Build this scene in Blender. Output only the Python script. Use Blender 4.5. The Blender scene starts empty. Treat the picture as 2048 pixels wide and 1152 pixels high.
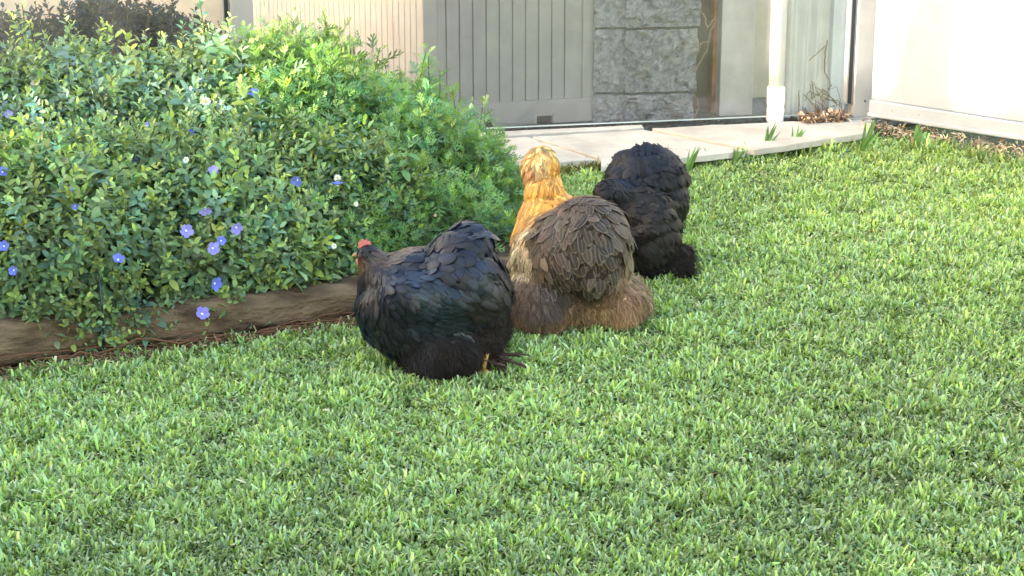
import bpy, bmesh, math, random
import numpy as np
from mathutils import Vector
from mathutils.bvhtree import BVHTree
R = math.radians
rng = np.random.default_rng(7)
random.seed(7)
SC = bpy.context.scene
COL = SC.collection

# ------------------------------------------------------------------ camera
F, CX, CY, H, P = 4000.0, 1024.0, 576.0, 1.5, R(17.17)
cam = bpy.data.cameras.new('camera'); co = bpy.data.objects.new('camera', cam); COL.objects.link(co)
co.location = (0, 0, H); co.rotation_euler = (R(90) - P, 0, 0)
cam.sensor_width = 36; cam.lens = 36 * F / 2048; cam.clip_end = 500
SC.camera = co
# ------------------------------------------------------------------ light
EL = R(9.5); SUN = Vector((-1, -.36, 0)).normalized() * math.cos(EL) + Vector((0, 0, math.sin(EL)))
w = bpy.data.worlds.new('World'); SC.world = w; w.use_nodes = True
nt = w.node_tree; bg = nt.nodes['Background']
sky = nt.nodes.new('ShaderNodeTexSky'); sky.sky_type = 'NISHITA'; sky.sun_disc = False
sky.sun_elevation = EL; sky.sun_rotation = math.atan2(SUN.x, SUN.y)
sky.air_density = 1.0; sky.dust_density = 3.0; sky.ozone_density = 0.0
nt.links.new(sky.outputs[0], bg.inputs[0]); bg.inputs[1].default_value = 0.15
sl = bpy.data.lights.new('sun', 'SUN'); sl.energy = 2.2; sl.angle = R(1.2); sl.color = (1, .91, .78)
so = bpy.data.objects.new('sun', sl); COL.objects.link(so); so.rotation_euler = SUN.to_track_quat('Z', 'Y').to_euler()
so.location = (-5, 0, 6)
SC.view_settings.view_transform = 'Standard'; SC.view_settings.look = 'None'
SC.view_settings.gamma = 1; SC.view_settings.use_curve_mapping = False
SC.view_settings.exposure = 3.6
SC.render.engine = 'CYCLES'
SC.cycles.max_bounces = 8; SC.cycles.transparent_max_bounces = 16

# ------------------------------------------------------------------ helpers
def ray(px, py):
    u, v = (px - CX) / F, (py - CY) / F
    return np.array([u, math.cos(P) - v * math.sin(P), -math.sin(P) - v * math.cos(P)])
def atz(px, py, z=0.0):
    d = ray(px, py); t = (z - H) / d[2]; return np.array([d[0] * t, d[1] * t, z])
def aty(px, py, y):
    d = ray(px, py); t = y / d[1]; return np.array([d[0] * t, y, H + d[2] * t])
def scale_at(p):   # pixels (of the 2048 photo) per metre at a world point
    return F / (p[1] * math.cos(P) + (H - p[2]) * math.sin(P))

def tag(o, label=None, cat=None, group=None, kind=None):
    if label: o['label'] = label
    if cat: o['category'] = cat
    if group: o['group'] = group
    if kind: o['kind'] = kind
    return o
def empty(name, loc=(0, 0, 0)):
    o = bpy.data.objects.new(name, None); o.location = loc; o.empty_display_size = .05; COL.objects.link(o); return o
def link(name, me, mat, parent=None, smooth=False):
    o = bpy.data.objects.new(name, me); COL.objects.link(o)
    if mat is not None:
        for m in (mat if isinstance(mat, (list, tuple)) else [mat]): me.materials.append(m)
    if parent is not None:
        o.parent = parent; o.matrix_parent_inverse.identity()
        o.location = -Vector(parent_world(parent))
    if smooth: me.polygons.foreach_set('use_smooth', np.ones(len(me.polygons), bool))
    return o
def parent_world(p):
    l = Vector(p.location)
    while p.parent is not None:
        p = p.parent; l = l + Vector(p.location)
    return l

def mesh_np(name, V, Fq, attrs=None):
    """V (n,3), Fq list of (m,k) arrays; attrs dict name->(n,3|4)"""
    me = bpy.data.meshes.new(name)
    V = np.asarray(V, np.float32)
    loops = np.concatenate([f.ravel() for f in Fq]).astype(np.int32)
    tot = np.concatenate([np.full(len(f), f.shape[1]) for f in Fq]).astype(np.int32)
    st = np.concatenate([[0], np.cumsum(tot)[:-1]]).astype(np.int32)
    me.vertices.add(len(V)); me.vertices.foreach_set('co', V.ravel())
    me.loops.add(len(loops)); me.loops.foreach_set('vertex_index', loops)
    me.polygons.add(len(tot)); me.polygons.foreach_set('loop_start', st); me.polygons.foreach_set('loop_total', tot)
    for k, a in (attrs or {}).items():
        a = np.asarray(a, np.float32)
        if k == 'fcol':
            if a.shape[1] == 3: a = np.hstack([a, np.ones((len(a), 1), np.float32)])
            at = me.attributes.new(k, 'FLOAT_COLOR', 'POINT'); at.data.foreach_set('color', a.ravel())
        else:
            at = me.attributes.new(k, 'FLOAT_VECTOR', 'POINT'); at.data.foreach_set('vector', a.ravel())
    me.update(calc_edges=True); me.validate()
    return me

def inst(T, Fq, M, pos, col=None, fuv=None, rnd=None, deform=None):
    """template T (k,3) into n frames M (n,3,3 columns = axes), pos (n,3)"""
    n, k = len(pos), T.shape[-2]
    L = np.broadcast_to(T, (n, k, 3)).copy() if T.ndim == 2 else T
    if deform is not None: L = deform(L)
    V = L[:, :, 0:1] * M[:, None, :, 0] + L[:, :, 1:2] * M[:, None, :, 1] + L[:, :, 2:3] * M[:, None, :, 2] + pos[:, None, :]
    V = V.reshape(-1, 3)
    off = (np.arange(n) * k)[:, None, None]
    Fo = [(f[None] + off).reshape(-1, f.shape[1]) for f in Fq]
    at = {}
    if col is not None: at['fcol'] = np.repeat(col, k, axis=0)
    if fuv is not None:
        a = np.broadcast_to(fuv, (n, k, 3)).copy()
        if rnd is not None: a[:, :, 2] = rnd[:, None]
        at['fuv'] = a.reshape(-1, 3)
    return V, Fo, at
def merge(parts):
    Vs, Fs, A = [], {}, {}
    o = 0
    for V, Fo, at in parts:
        Vs.append(V)
        for f in Fo: Fs.setdefault(f.shape[1], []).append(f + o)
        for k, a in at.items(): A.setdefault(k, []).append(a)
        o += len(V)
    return np.vstack(Vs), [np.vstack(v) for v in Fs.values()], {k: np.vstack(v) for k, v in A.items()}

def nrm(a): return a / np.maximum(np.linalg.norm(a, axis=-1, keepdims=True), 1e-9)
def frames(d, n):
    """x = width, y = along d, z = up (near n)"""
    d = nrm(d); x = nrm(np.cross(d, n)); z = np.cross(x, d)
    return np.stack([x, d, z], axis=-1)

def blob(ells, voxel=.012, smooth=6):
    """smooth union of ellipsoids -> evaluated mesh data (verts, tris)"""
    bm = bmesh.new()
    for c, r, *rot in ells:
        ret = bmesh.ops.create_icosphere(bm, subdivisions=3, radius=1)
        from mathutils import Matrix, Euler
        m = Matrix.Translation(Vector(c)) @ (Euler(rot[0]).to_matrix().to_4x4() if rot else Matrix()) @ Matrix.Diagonal((*r, 1))
        bmesh.ops.transform(bm, matrix=m, verts=ret['verts'])
    me = bpy.data.meshes.new('tmp'); bm.to_mesh(me); bm.free()
    o = bpy.data.objects.new('tmp', me); COL.objects.link(o)
    m = o.modifiers.new('r', 'REMESH'); m.mode = 'VOXEL'; m.voxel_size = voxel
    if smooth:
        s = o.modifiers.new('s', 'SMOOTH'); s.factor = .7; s.iterations = smooth
    dg = bpy.context.evaluated_depsgraph_get()
    em = bpy.data.meshes.new_from_object(o.evaluated_get(dg))
    bpy.data.objects.remove(o); bpy.data.meshes.remove(me)
    return em
def surf(me):
    me.calc_loop_triangles()
    V = np.empty(len(me.vertices) * 3, np.float32); me.vertices.foreach_get('co', V); V = V.reshape(-1, 3)
    N = np.empty(len(me.vertices) * 3, np.float32); me.vertices.foreach_get('normal', N); N = N.reshape(-1, 3)
    T = np.empty(len(me.loop_triangles) * 3, np.int32); me.loop_triangles.foreach_get('vertices', T); T = T.reshape(-1, 3)
    return V.astype(float), N.astype(float), T
def sample(V, N, T, n, seed=1, weight=None):
    g = np.random.default_rng(seed)
    a = np.linalg.norm(np.cross(V[T[:, 1]] - V[T[:, 0]], V[T[:, 2]] - V[T[:, 0]]), axis=1)
    if weight is not None: a = a * weight(V[T].mean(1), N[T].mean(1))
    i = g.choice(len(T), n, p=a / a.sum())
    u = g.random((n, 2)); s = u.sum(1) > 1; u[s] = 1 - u[s]
    b = np.stack([1 - u.sum(1), u[:, 0], u[:, 1]], 1)
    return (b[:, :, None] * V[T[i]]).sum(1), nrm((b[:, :, None] * N[T[i]]).sum(1))
def thin(p, r, seed=1):
    """poisson-ish thinning with per-point radius r"""
    cell = {}; keep = []; rm = float(np.max(r))
    for i in range(len(p)):
        k = tuple((p[i] // rm).astype(int)); ok = True
        for dx in (-1, 0, 1):
            for dy in (-1, 0, 1):
                for dz in (-1, 0, 1):
                    for j in cell.get((k[0] + dx, k[1] + dy, k[2] + dz), ()):
                        q = p[i] - p[j]
                        if q @ q < r[i] * r[i]: ok = False; break
                    if not ok: break
                if not ok: break
            if not ok: break
        if ok: keep.append(i); cell.setdefault(k, []).append(i)
    return np.array(keep)

# ------------------------------------------------------------------ materials
def mat(name):
    m = bpy.data.materials.new(name); m.use_nodes = True
    nt = m.node_tree; b = nt.nodes['Principled BSDF']; return m, nt, b
def node(nt, t, **k):
    n = nt.nodes.new('ShaderNode' + t)
    for a, v in k.items(): setattr(n, a, v)
    return n
def noise_mat(name, c1, c2, scale=20, rough=.8, bump=.3, detail=6, dist=.01, c3=None, stretch=(1, 1, 1), spec=.3, bscale=None, rot=0):
    m, nt, b = mat(name); L = nt.links.new
    tc = node(nt, 'TexCoord'); mp = node(nt, 'Mapping'); mp.inputs['Scale'].default_value = stretch
    mp.inputs['Rotation'].default_value = (0, 0, rot); L(tc.outputs['Object'], mp.inputs[0])
    n = node(nt, 'TexNoise'); n.inputs['Scale'].default_value = scale; n.inputs['Detail'].default_value = detail
    L(mp.outputs[0], n.inputs['Vector'])
    r = node(nt, 'ValToRGB'); L(n.outputs[0], r.inputs[0])
    e = r.color_ramp.elements; e[0].position = .35; e[0].color = (*c1, 1); e[1].position = .65; e[1].color = (*c2, 1)
    if c3: x = e.new(.8); x.color = (*c3, 1)
    L(r.outputs[0], b.inputs['Base Color'])
    n2 = node(nt, 'TexNoise'); n2.inputs['Scale'].default_value = bscale or scale * 3; n2.inputs['Detail'].default_value = 5
    L(mp.outputs[0], n2.inputs['Vector'])
    bp = node(nt, 'Bump'); bp.inputs['Strength'].default_value = bump; bp.inputs['Distance'].default_value = dist
    L(n2.outputs[0], bp.inputs['Height']); L(bp.outputs[0], b.inputs['Normal'])
    b.inputs['Roughness'].default_value = rough; b.inputs['Specular IOR Level'].default_value = spec
    return m
def leaf_mat(name, rough=.5, trans=.35, spec=.4, tint=(1, 1, 1)):
    m, nt, b = mat(name); L = nt.links.new
    a = node(nt, 'Attribute', attribute_name='fcol'); L(a.outputs['Color'], b.inputs['Base Color'])
    b.inputs['Roughness'].default_value = rough; b.inputs['Specular IOR Level'].default_value = spec
    t = node(nt, 'BsdfTranslucent'); mx = node(nt, 'MixShader'); mx.inputs[0].default_value = trans
    mu = node(nt, 'Mix', data_type='RGBA', blend_type='MULTIPLY'); mu.inputs[0].default_value = 1
    L(a.outputs['Color'], mu.inputs[6]); mu.inputs[7].default_value = (1.15, 1.2, .6, 1)
    L(mu.outputs[2], t.inputs[0]); L(b.outputs[0], mx.inputs[1]); L(t.outputs[0], mx.inputs[2])
    L(mx.outputs[0], nt.nodes['Material Output'].inputs[0]); return m
def feather_mat(name, shaft=.0, rim=.0, gloss=.35, spec=.5, barbs=.5, sheen=None, shaftcol=(.5, .42, .3)):
    """fcol = own colour; fuv = (across -1..1, along 0..1, random)"""
    m, nt, b = mat(name); L = nt.links.new
    a = node(nt, 'Attribute', attribute_name='fcol'); u = node(nt, 'Attribute', attribute_name='fuv')
    sp = node(nt, 'SeparateXYZ'); L(u.outputs['Vector'], sp.inputs[0])
    def mth(op, x, y=None):
        n = node(nt, 'Math', operation=op)
        for i, v in enumerate((x, y)):
            if v is None: continue
            if isinstance(v, (int, float)): n.inputs[i].default_value = v
            else: L(v, n.inputs[i])
        return n.outputs[0]
    au = mth('ABSOLUTE', sp.outputs[0])
    # barbs: fine diagonal lines, v + |u|
    ph = mth('ADD', mth('MULTIPLY', sp.outputs[1], 60), mth('MULTIPLY', au, -14))
    ph = mth('ADD', ph, mth('MULTIPLY', sp.outputs[2], 20))
    s = mth('ADD', mth('MULTIPLY', mth('SINE', ph), .5 * barbs), 1 - .5 * barbs)
    mu = node(nt, 'Mix', data_type='RGBA', blend_type='MULTIPLY'); mu.inputs[0].default_value = 1
    L(a.outputs['Color'], mu.inputs[6]); cc = node(nt, 'CombineColor')
    for i in range(3): L(s, cc.inputs[i])
    L(cc.outputs[0], mu.inputs[7]); col = mu.outputs[2]
    if shaft > 0:
        k = mth('MULTIPLY', mth('LESS_THAN', au, .13), shaft)
        x = node(nt, 'Mix', data_type='RGBA'); L(k, x.inputs[0]); L(col, x.inputs[6]); x.inputs[7].default_value = (*shaftcol, 1); col = x.outputs[2]
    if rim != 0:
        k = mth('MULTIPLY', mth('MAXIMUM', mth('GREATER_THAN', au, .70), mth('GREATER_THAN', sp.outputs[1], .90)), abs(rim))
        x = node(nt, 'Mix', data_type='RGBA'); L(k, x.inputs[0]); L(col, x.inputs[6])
        x.inputs[7].default_value = (*shaftcol, 1) if rim > 0 else (.001, .001, .0015, 1); col = x.outputs[2]  # negative rim: near-black edge painted for the shadow gaps between feathers
    L(col, b.inputs['Base Color'])
    b.inputs['Roughness'].default_value = gloss; b.inputs['Specular IOR Level'].default_value = spec
    if sheen:
        b.inputs['Sheen Weight'].default_value = sheen[3]; b.inputs['Sheen Tint'].default_value = (*sheen[:3], 1); b.inputs['Sheen Roughness'].default_value = .4
    bp = node(nt, 'Bump'); bp.inputs['Strength'].default_value = .25; bp.inputs['Distance'].default_value = .001
    L(s, bp.inputs['Height']); L(bp.outputs[0], b.inputs['Normal'])
    return m
def plain(name, c, rough=.5, spec=.5, metal=0, bump=.05):
    m = noise_mat(name, tuple(x * .93 for x in c), tuple(min(1, x * 1.04) for x in c), 14, rough, bump, 5, .002, spec=spec)
    m.node_tree.nodes['Principled BSDF'].inputs['Metallic'].default_value = metal; return m

M = {}
M['soil'] = noise_mat('soil', (.035, .024, .014), (.09, .062, .035), 30, .95, .8, 8, .02, c3=(.14, .10, .06))
M['earth'] = noise_mat('lawn_soil', (.035, .045, .016), (.075, .085, .03), 40, .95, .8, 8, .02, c3=(.16, .14, .07))
M['gravel'] = noise_mat('grey_ground', (.10, .10, .095), (.20, .195, .18), 60, .9, .6, 8, .01)
M['stone'] = noise_mat('sandstone', (.38, .345, .30), (.52, .48, .42), 7, .8, .8, 10, .01, c3=(.64, .60, .52), bscale=24)
M['timber'] = noise_mat('weathered_timber', (.055, .034, .020), (.17, .115, .070), 6, .9, 1.0, 10, .02, c3=(.25, .185, .125), stretch=(.55, 4, 4), bscale=12, rot=-.48)
M['block'] = noise_mat('split_block', (.34, .36, .39), (.58, .60, .635), 45, .9, 1.0, 10, .05, c3=(.74, .75, .77), bscale=45)
M['mortar'] = noise_mat('mortar', (.14, .135, .125), (.2, .19, .18), 50, .95, .5)
M['shed'] = plain('taupe_plastic', (.45, .44, .43), .5, .4)
M['post'] = plain('beige_aluminium', (.30, .285, .27), .4, .5)
M['seal'] = plain('rubber_seal', (.015, .017, .025), .4, .5)
M['white'] = plain('white_colorbond', (.30, .32, .37), .38, .5, bump=.03)
M['pvc'] = plain('pvc_pipe', (.82, .82, .78), .35, .5)
M['concrete'] = noise_mat('pale_concrete', (.58, .57, .55), (.76, .75, .72), 10, .85, .3, 8)
M['cream'] = noise_mat('cream_render', (.66, .58, .44), (.76, .68, .54), 12, .85, .3)
M['brick'] = noise_mat('terracotta_brick', (.33, .15, .08), (.45, .23, .13), 30, .9, .5)
M['brown'] = plain('brown_filler', (.16, .13, .11), .8, .2)
M['dark'] = plain('dark_gap', (.02, .02, .02), .8, .2)
M['straw'] = leaf_mat('straw', .8, .1, .2)
M['leaf'] = leaf_mat('leaf', .68, .28, .2)
M['leaf2'] = leaf_mat('fine_leaf', .5, .32, .35)
M['grass'] = leaf_mat('grass_blade', .45, .32, .45)
M['petal'] = leaf_mat('petal', .6, .35, .2)
M['stem'] = plain('stem', (.10, .085, .04), .8, .2)
M['vine'] = plain('dry_vine', (.36, .28, .19), .85, .2)
M['root'] = plain('root', (.13, .065, .035), .85, .2)
M['roof'] = plain('roof_sheet', (.12, .12, .13), .5, .4)
def glass_mat():
    m, nt, b = mat('dusty_glass'); L = nt.links.new
    nt.nodes.remove(b); t = node(nt, 'BsdfTransparent'); t.inputs[0].default_value = (.97, .965, .97, 1)
    g = node(nt, 'BsdfGlossy'); g.inputs['Roughness'].default_value = .01
    fr = node(nt, 'Fresnel'); fr.inputs[0].default_value = 1.5
    m1 = node(nt, 'MixShader'); L(fr.outputs[0], m1.inputs[0]); L(t.outputs[0], m1.inputs[1]); L(g.outputs[0], m1.inputs[2])
    d = node(nt, 'BsdfDiffuse'); d.inputs[0].default_value = (.75, .72, .66, 1)
    tl = node(nt, 'BsdfTranslucent'); tl.inputs[0].default_value = (.75, .72, .66, 1)
    md = node(nt, 'MixShader'); L(d.outputs[0], md.inputs[1]); L(tl.outputs[0], md.inputs[2])
    n = node(nt, 'TexNoise'); n.inputs['Scale'].default_value = 5; n.inputs['Detail'].default_value = 8
    tc = node(nt, 'TexCoord'); L(tc.outputs['Object'], n.inputs['Vector'])
    mr = node(nt, 'MapRange'); L(n.outputs[0], mr.inputs[0]); mr.inputs[1].default_value = .3; mr.inputs[2].default_value = .7
    mr.inputs[3].default_value = .02; mr.inputs[4].default_value = .09
    m2 = node(nt, 'MixShader'); L(mr.outputs[0], m2.inputs[0]); L(m1.outputs[0], m2.inputs[1]); L(md.outputs[0], m2.inputs[2])
    L(m2.outputs[0], nt.nodes['Material Output'].inputs[0]); return m
M['glass'] = glass_mat(); M['edge'] = plain('glass_edge', (.50, .56, .54), .3, .5)

# ------------------------------------------------------------------ box-like mesh helpers
def prism(bm, pts, z0, z1):
    """vertical prism over a ground polygon pts (ccw list of xy); z may be per-vertex"""
    n = len(pts)
    a0 = [bm.verts.new((p[0], p[1], z0)) for p in pts]; a1 = [bm.verts.new((p[0], p[1], z1)) for p in pts]
    bm.faces.new(a0[::-1]); bm.faces.new(a1)
    for i in range(n): bm.faces.new((a0[i], a0[(i + 1) % n], a1[(i + 1) % n], a1[i]))
def obox(bm, o, dx, dy, x0, x1, y0, y1, z0, z1):
    """box in a rotated ground frame: origin o (xy), unit axes dx, dy"""
    o = np.array(o[:2]); dx = np.array(dx[:2]); dy = np.array(dy[:2])
    pts = [o + dx * x0 + dy * y0, o + dx * x1 + dy * y0, o + dx * x1 + dy * y1, o + dx * x0 + dy * y1]
    prism(bm, pts, z0, z1)
def bm_obj(name, bm, m, parent=None, bevel=0, seg=2, smooth=False):
    bmesh.ops.recalc_face_normals(bm, faces=bm.faces)
    me = bpy.data.meshes.new(name); bm.to_mesh(me); bm.free()
    o = link(name, me, m, parent, smooth)
    if bevel:
        b = o.modifiers.new('bevel', 'BEVEL'); b.width = bevel; b.segments = seg; b.limit_method = 'ANGLE'
    return o
def tube_np(path, rad, k=6):
    path = np.asarray(path, float); n = len(path); rad = np.broadcast_to(rad, (n,))
    t = nrm(np.gradient(path, axis=0)); ref = np.array([0.13, .21, .97]) if abs(t[0][2]) < .9 else np.array([1., .1, 0])
    a = nrm(np.cross(t, ref)); b = np.cross(t, a)
    th = np.arange(k) * 2 * math.pi / k
    V = path[:, None] + rad[:, None, None] * (np.cos(th)[None, :, None] * a[:, None] + np.sin(th)[None, :, None] * b[:, None])
    V = V.reshape(-1, 3); i = np.arange(n - 1)[:, None] * k; j = np.arange(k)[None]
    q = np.stack([i + j, i + (j + 1) % k, i + k + (j + 1) % k, i + k + j], -1).reshape(-1, 4)
    caps = [np.arange(k)[::-1][None], (np.arange(k) + (n - 1) * k)[None]]
    return V, [q] + caps, {}
def tubes(name, paths, m, parent=None):
    V, Fq, _ = merge([tube_np(p, r) for p, r in paths])
    return link(name, mesh_np(name, V, Fq), m, parent, True)
def wiggle(a, b, n=8, amp=.02, g=rng, sag=0):
    a = np.array(a, float); b = np.array(b, float); t = np.linspace(0, 1, n)[:, None]
    p = a + (b - a) * t; o = np.cumsum(g.normal(0, amp, (n, 3)), 0); o -= o[0] + (o[-1] - o[0]) * t
    o[:, 2] -= (sag * 4 * t * (1 - t))[:, 0]
    return p + o

# ------------------------------------------------------------------ layout
SZ = .05                                             # top of the flagstones
GP0, GP1 = atz(985, 262, SZ), atz(1690, 232, SZ)     # line of the glass fence
GD = nrm((GP1 - GP0)[:2]); GN = np.array([GD[1], -GD[0]])   # along, toward the camera
CORN = atz(1733, 246, SZ)
FR = atz(2048, 303, .04); FD = nrm((FR - CORN)[:2]); FN = np.array([FD[1], -FD[0]])  # white fence, FN toward lawn
if FN @ np.array([-1, -1]) < 0: FN = -FN
TB0, TB1 = atz(0, 748), atz(700, 648)                # front foot of the timber edging
TD = nrm((TB1 - TB0)[:2]); TN = np.array([TD[1], -TD[0]])
BEDC = TB0[:2] + TD * 1.36                            # right end of the front edging
BEDR = np.array([-.02, 5.85])

# ground: one sheet to the horizon
bm = bmesh.new(); s = 200
vs = [bm.verts.new(v) for v in ((-s, -s, 0), (s, -s, 0), (s, s, 0), (-s, s, 0))]; bm.faces.new(vs)
tag(bm_obj('ground', bm, M['earth']), kind='structure')
# soil of the raised bed
bm = bmesh.new()
q = [TB0[:2] - TD * 1.2 - TN * .04, BEDC - TN * .04, BEDR - np.array([.05, 0]), BEDR + np.array([-2.6, -.35])]
prism(bm, q, .004, .09)
tag(bm_obj('garden_bed_soil', bm, M['soil']), kind='structure')
# grey ground behind the glass
bm = bmesh.new(); o = GP0[:2]
obox(bm, o, GD, -GN, -4, 6, .03, 6, .004, SZ - .012)
tag(bm_obj('side_yard_ground', bm, M['gravel']), kind='structure')

# ------------------------------------------------------------------ grass
def lawn_mask(x, y):
    p = np.stack([x, y], 1)
    bed = ((p - TB0[:2]) @ TN < .015) & ((p[:, 0] < BEDC[0] + .01 + (p[:, 1] - BEDC[1]) * (BEDR[0] - BEDC[0]) / (BEDR[1] - BEDC[1])))
    slab = ((p - SLF0[:2]) @ SLN < .01) & (x > -.4) 
    fence = ((p - CORN[:2]) @ FN < -.02)
    return ~bed & ~slab & ~fence
SLF0, SLF1 = atz(1193, 331, 0.02), atz(1640, 286, .02)
sd = nrm((SLF1 - SLF0)[:2]); SLN = np.array([sd[1], -sd[0]])
def smooth_noise(x, y, f, seed):
    g = np.random.default_rng(seed); out = np.zeros_like(x)
    for i in range(7):
        a = g.uniform(0, 2 * math.pi); k = f * g.uniform(.6, 1.6); ph = g.uniform(0, 6.3)
        out += np.sin(k * (x * math.cos(a) + y * math.sin(a)) + ph)
    return out / 7 ** .5
def grass():
    g = np.random.default_rng(3)
    N = 1180000
    y = g.uniform(2.75, 7.0, N); hw = .256 * (y * .955 + .44) + .85; x = g.uniform(-1, 1, N) * hw
    keep = g.random(N) < hw / hw.max() * (1.15 - .10 * (y - 3)); x, y = x[keep], y[keep]
    m = lawn_mask(x, y); x, y = x[m], y[m]; n = len(x)
    cl = smooth_noise(x, y, 22, 1) * .5 + smooth_noise(x, y, 60, 2) * .5
    lo = smooth_noise(x, y, 4, 5)
    kk = g.random(n) < .86 + .14 * cl; x, y, cl, lo = x[kk], y[kk], cl[kk], lo[kk]; n = len(x)
    h = g.uniform(.009, .024, n) * (1 + .28 * cl) ; wd = g.uniform(.0017, .0034, n)
    # taller tufts by the edges
    ed = np.minimum((np.stack([x, y], 1) - SLF0[:2]) @ SLN, (np.stack([x, y], 1) - CORN[:2]) @ FN)
    h = h * np.where((ed < .10) & (x > .1), 1 + g.uniform(0, 1.0, n) * (x > .45), 1)
    az = g.uniform(0, 2 * math.pi, n) + .8 * smooth_noise(x, y, 30, 9); lean = np.abs(g.normal(.65, .42, n))
    lean = np.clip(lean, .05, 1.35)
    th = g.random(n)
    straw = th < .13 + .09 * (lo > .6); lean[straw] = g.uniform(.9, 1.45, straw.sum())
    d = np.stack([np.cos(az) * np.sin(lean), np.sin(az) * np.sin(lean), np.cos(lean)], 1)
    # blade faces roughly up / out
    up = np.stack([-np.cos(az) * np.cos(lean), -np.sin(az) * np.cos(lean), np.sin(lean)], 1) + g.normal(0, .35, (n, 3))
    Mx = frames(d, up)
    v = np.array([0, .35, .7, 1.0]); wv = np.array([.8, 1, .8, .12])
    T = np.array([[sx * wv[i], v[i], (.16 if sx else 0) * 1.0] for i in range(4) for sx in (-1, 1)], float)
    L = np.broadcast_to(T, (n, 8, 3)).copy()
    tipw = np.where(g.random(n) < .45, .75, .1)             # mown tips
    L[:, 6:8, 0] *= (tipw / .12)[:, None]
    L[:, :, 0] *= wd[:, None]; L[:, :, 1] *= h[:, None]; L[:, :, 2] *= wd[:, None] * .5
    curl = g.uniform(-.1, .55, n)
    L[:, :, 2] -= curl[:, None] * h[:, None] * np.repeat(v ** 2, 2)[None] * .9
    pos = np.stack([x, y, g.uniform(-.002, .012, n) + .004 * cl], 1)
    base = (np.array([.208, .325, .090]) * (1 + .16 * np.clip((y - 4) / 2, -.4, 1))[:, None]); c = base * g.lognormal(0, .46, (n, 1))  # far lawn coloured paler, painting in the brighter sky light there
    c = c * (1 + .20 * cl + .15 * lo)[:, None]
    yl = g.random(n); c[yl < .28] *= np.array([1.3, 1.12, .8]); c[yl > .80] *= np.array([1.0, 1.0, 1.9])
    c[straw] = np.array([.42, .43, .22]) * g.lognormal(0, .25, (straw.sum(), 1))
    fq = np.array([[0, 1, 3, 2], [2, 3, 5, 4], [4, 5, 7, 6]])
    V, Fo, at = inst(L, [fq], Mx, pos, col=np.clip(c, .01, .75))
    fc = at['fcol'].reshape(n, 8, 3); tp = (g.random(n) < .68) * g.uniform(.1, .75, n)     # pale mown tips
    for k_, q_ in ((4, .45), (5, .45), (6, 1), (7, 1)): fc[:, k_] += (np.array([.54, .60, .36]) - fc[:, k_]) * (tp * q_)[:, None]
    at['fcol'] = fc.reshape(-1, 3)
    me = mesh_np('grass', V, Fo, at)
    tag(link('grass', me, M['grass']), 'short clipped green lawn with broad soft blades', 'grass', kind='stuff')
grass()

# ------------------------------------------------------------------ flagstones
def flag(pts, label, thick=.022, seed=0):
    """pts: pixel corners on the top plane"""
    g = np.random.default_rng(seed)
    P3 = [atz(px, py, SZ)[:2] for px, py in pts]
    out = []
    for i in range(len(P3)):
        a, b = P3[i], P3[(i + 1) % len(P3)]; k = max(2, int(np.linalg.norm(b - a) / .04))
        for t in np.arange(k) / k:
            q = a + (b - a) * t
            if t > 0: q = q + g.normal(0, .0022, 2)
            out.append(q)
    bm = bmesh.new(); prism(bm, out, SZ - thick, SZ)
    o = bm_obj('flagstone', bm, M['stone'], bevel=.003)
    tag(o, label, 'paving stone', 'sandstone flagstones laid along the glass fence')
flag([(760, 296), (1053, 273), (1191, 318), (900, 340), (700, 352)], 'pale flagstone ending in a corner right behind the golden head', seed=1)
flag([(1065, 273), (1288, 259), (1491, 301), (1340, 318), (1202, 332), (1202, 317)], 'middle flagstone with rough front edge behind the black fluffy hen', seed=2)
flag([(1304, 256), (1712, 236), (1748, 240), (1748, 263), (1510, 299)], 'flagstone at the foot of the white pipe running to the beige post', seed=3)
flag([(400, 318), (752, 290), (690, 350), (400, 372)], 'flagstone mostly hidden under the leafy bush', seed=4)
flag([(740, 288), (760, 274), (1284, 249), (1288, 254), (1050, 268)], 'thin strip of flagstone under the glass fence edge', seed=5)
bm = bmesh.new(); obox(bm, SLF0, sd, -SLN, -1.5, 1.1, .03, .30, .004, SZ - .024)
tag(bm_obj('paving_base', bm, M['soil']), kind='structure')

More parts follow.
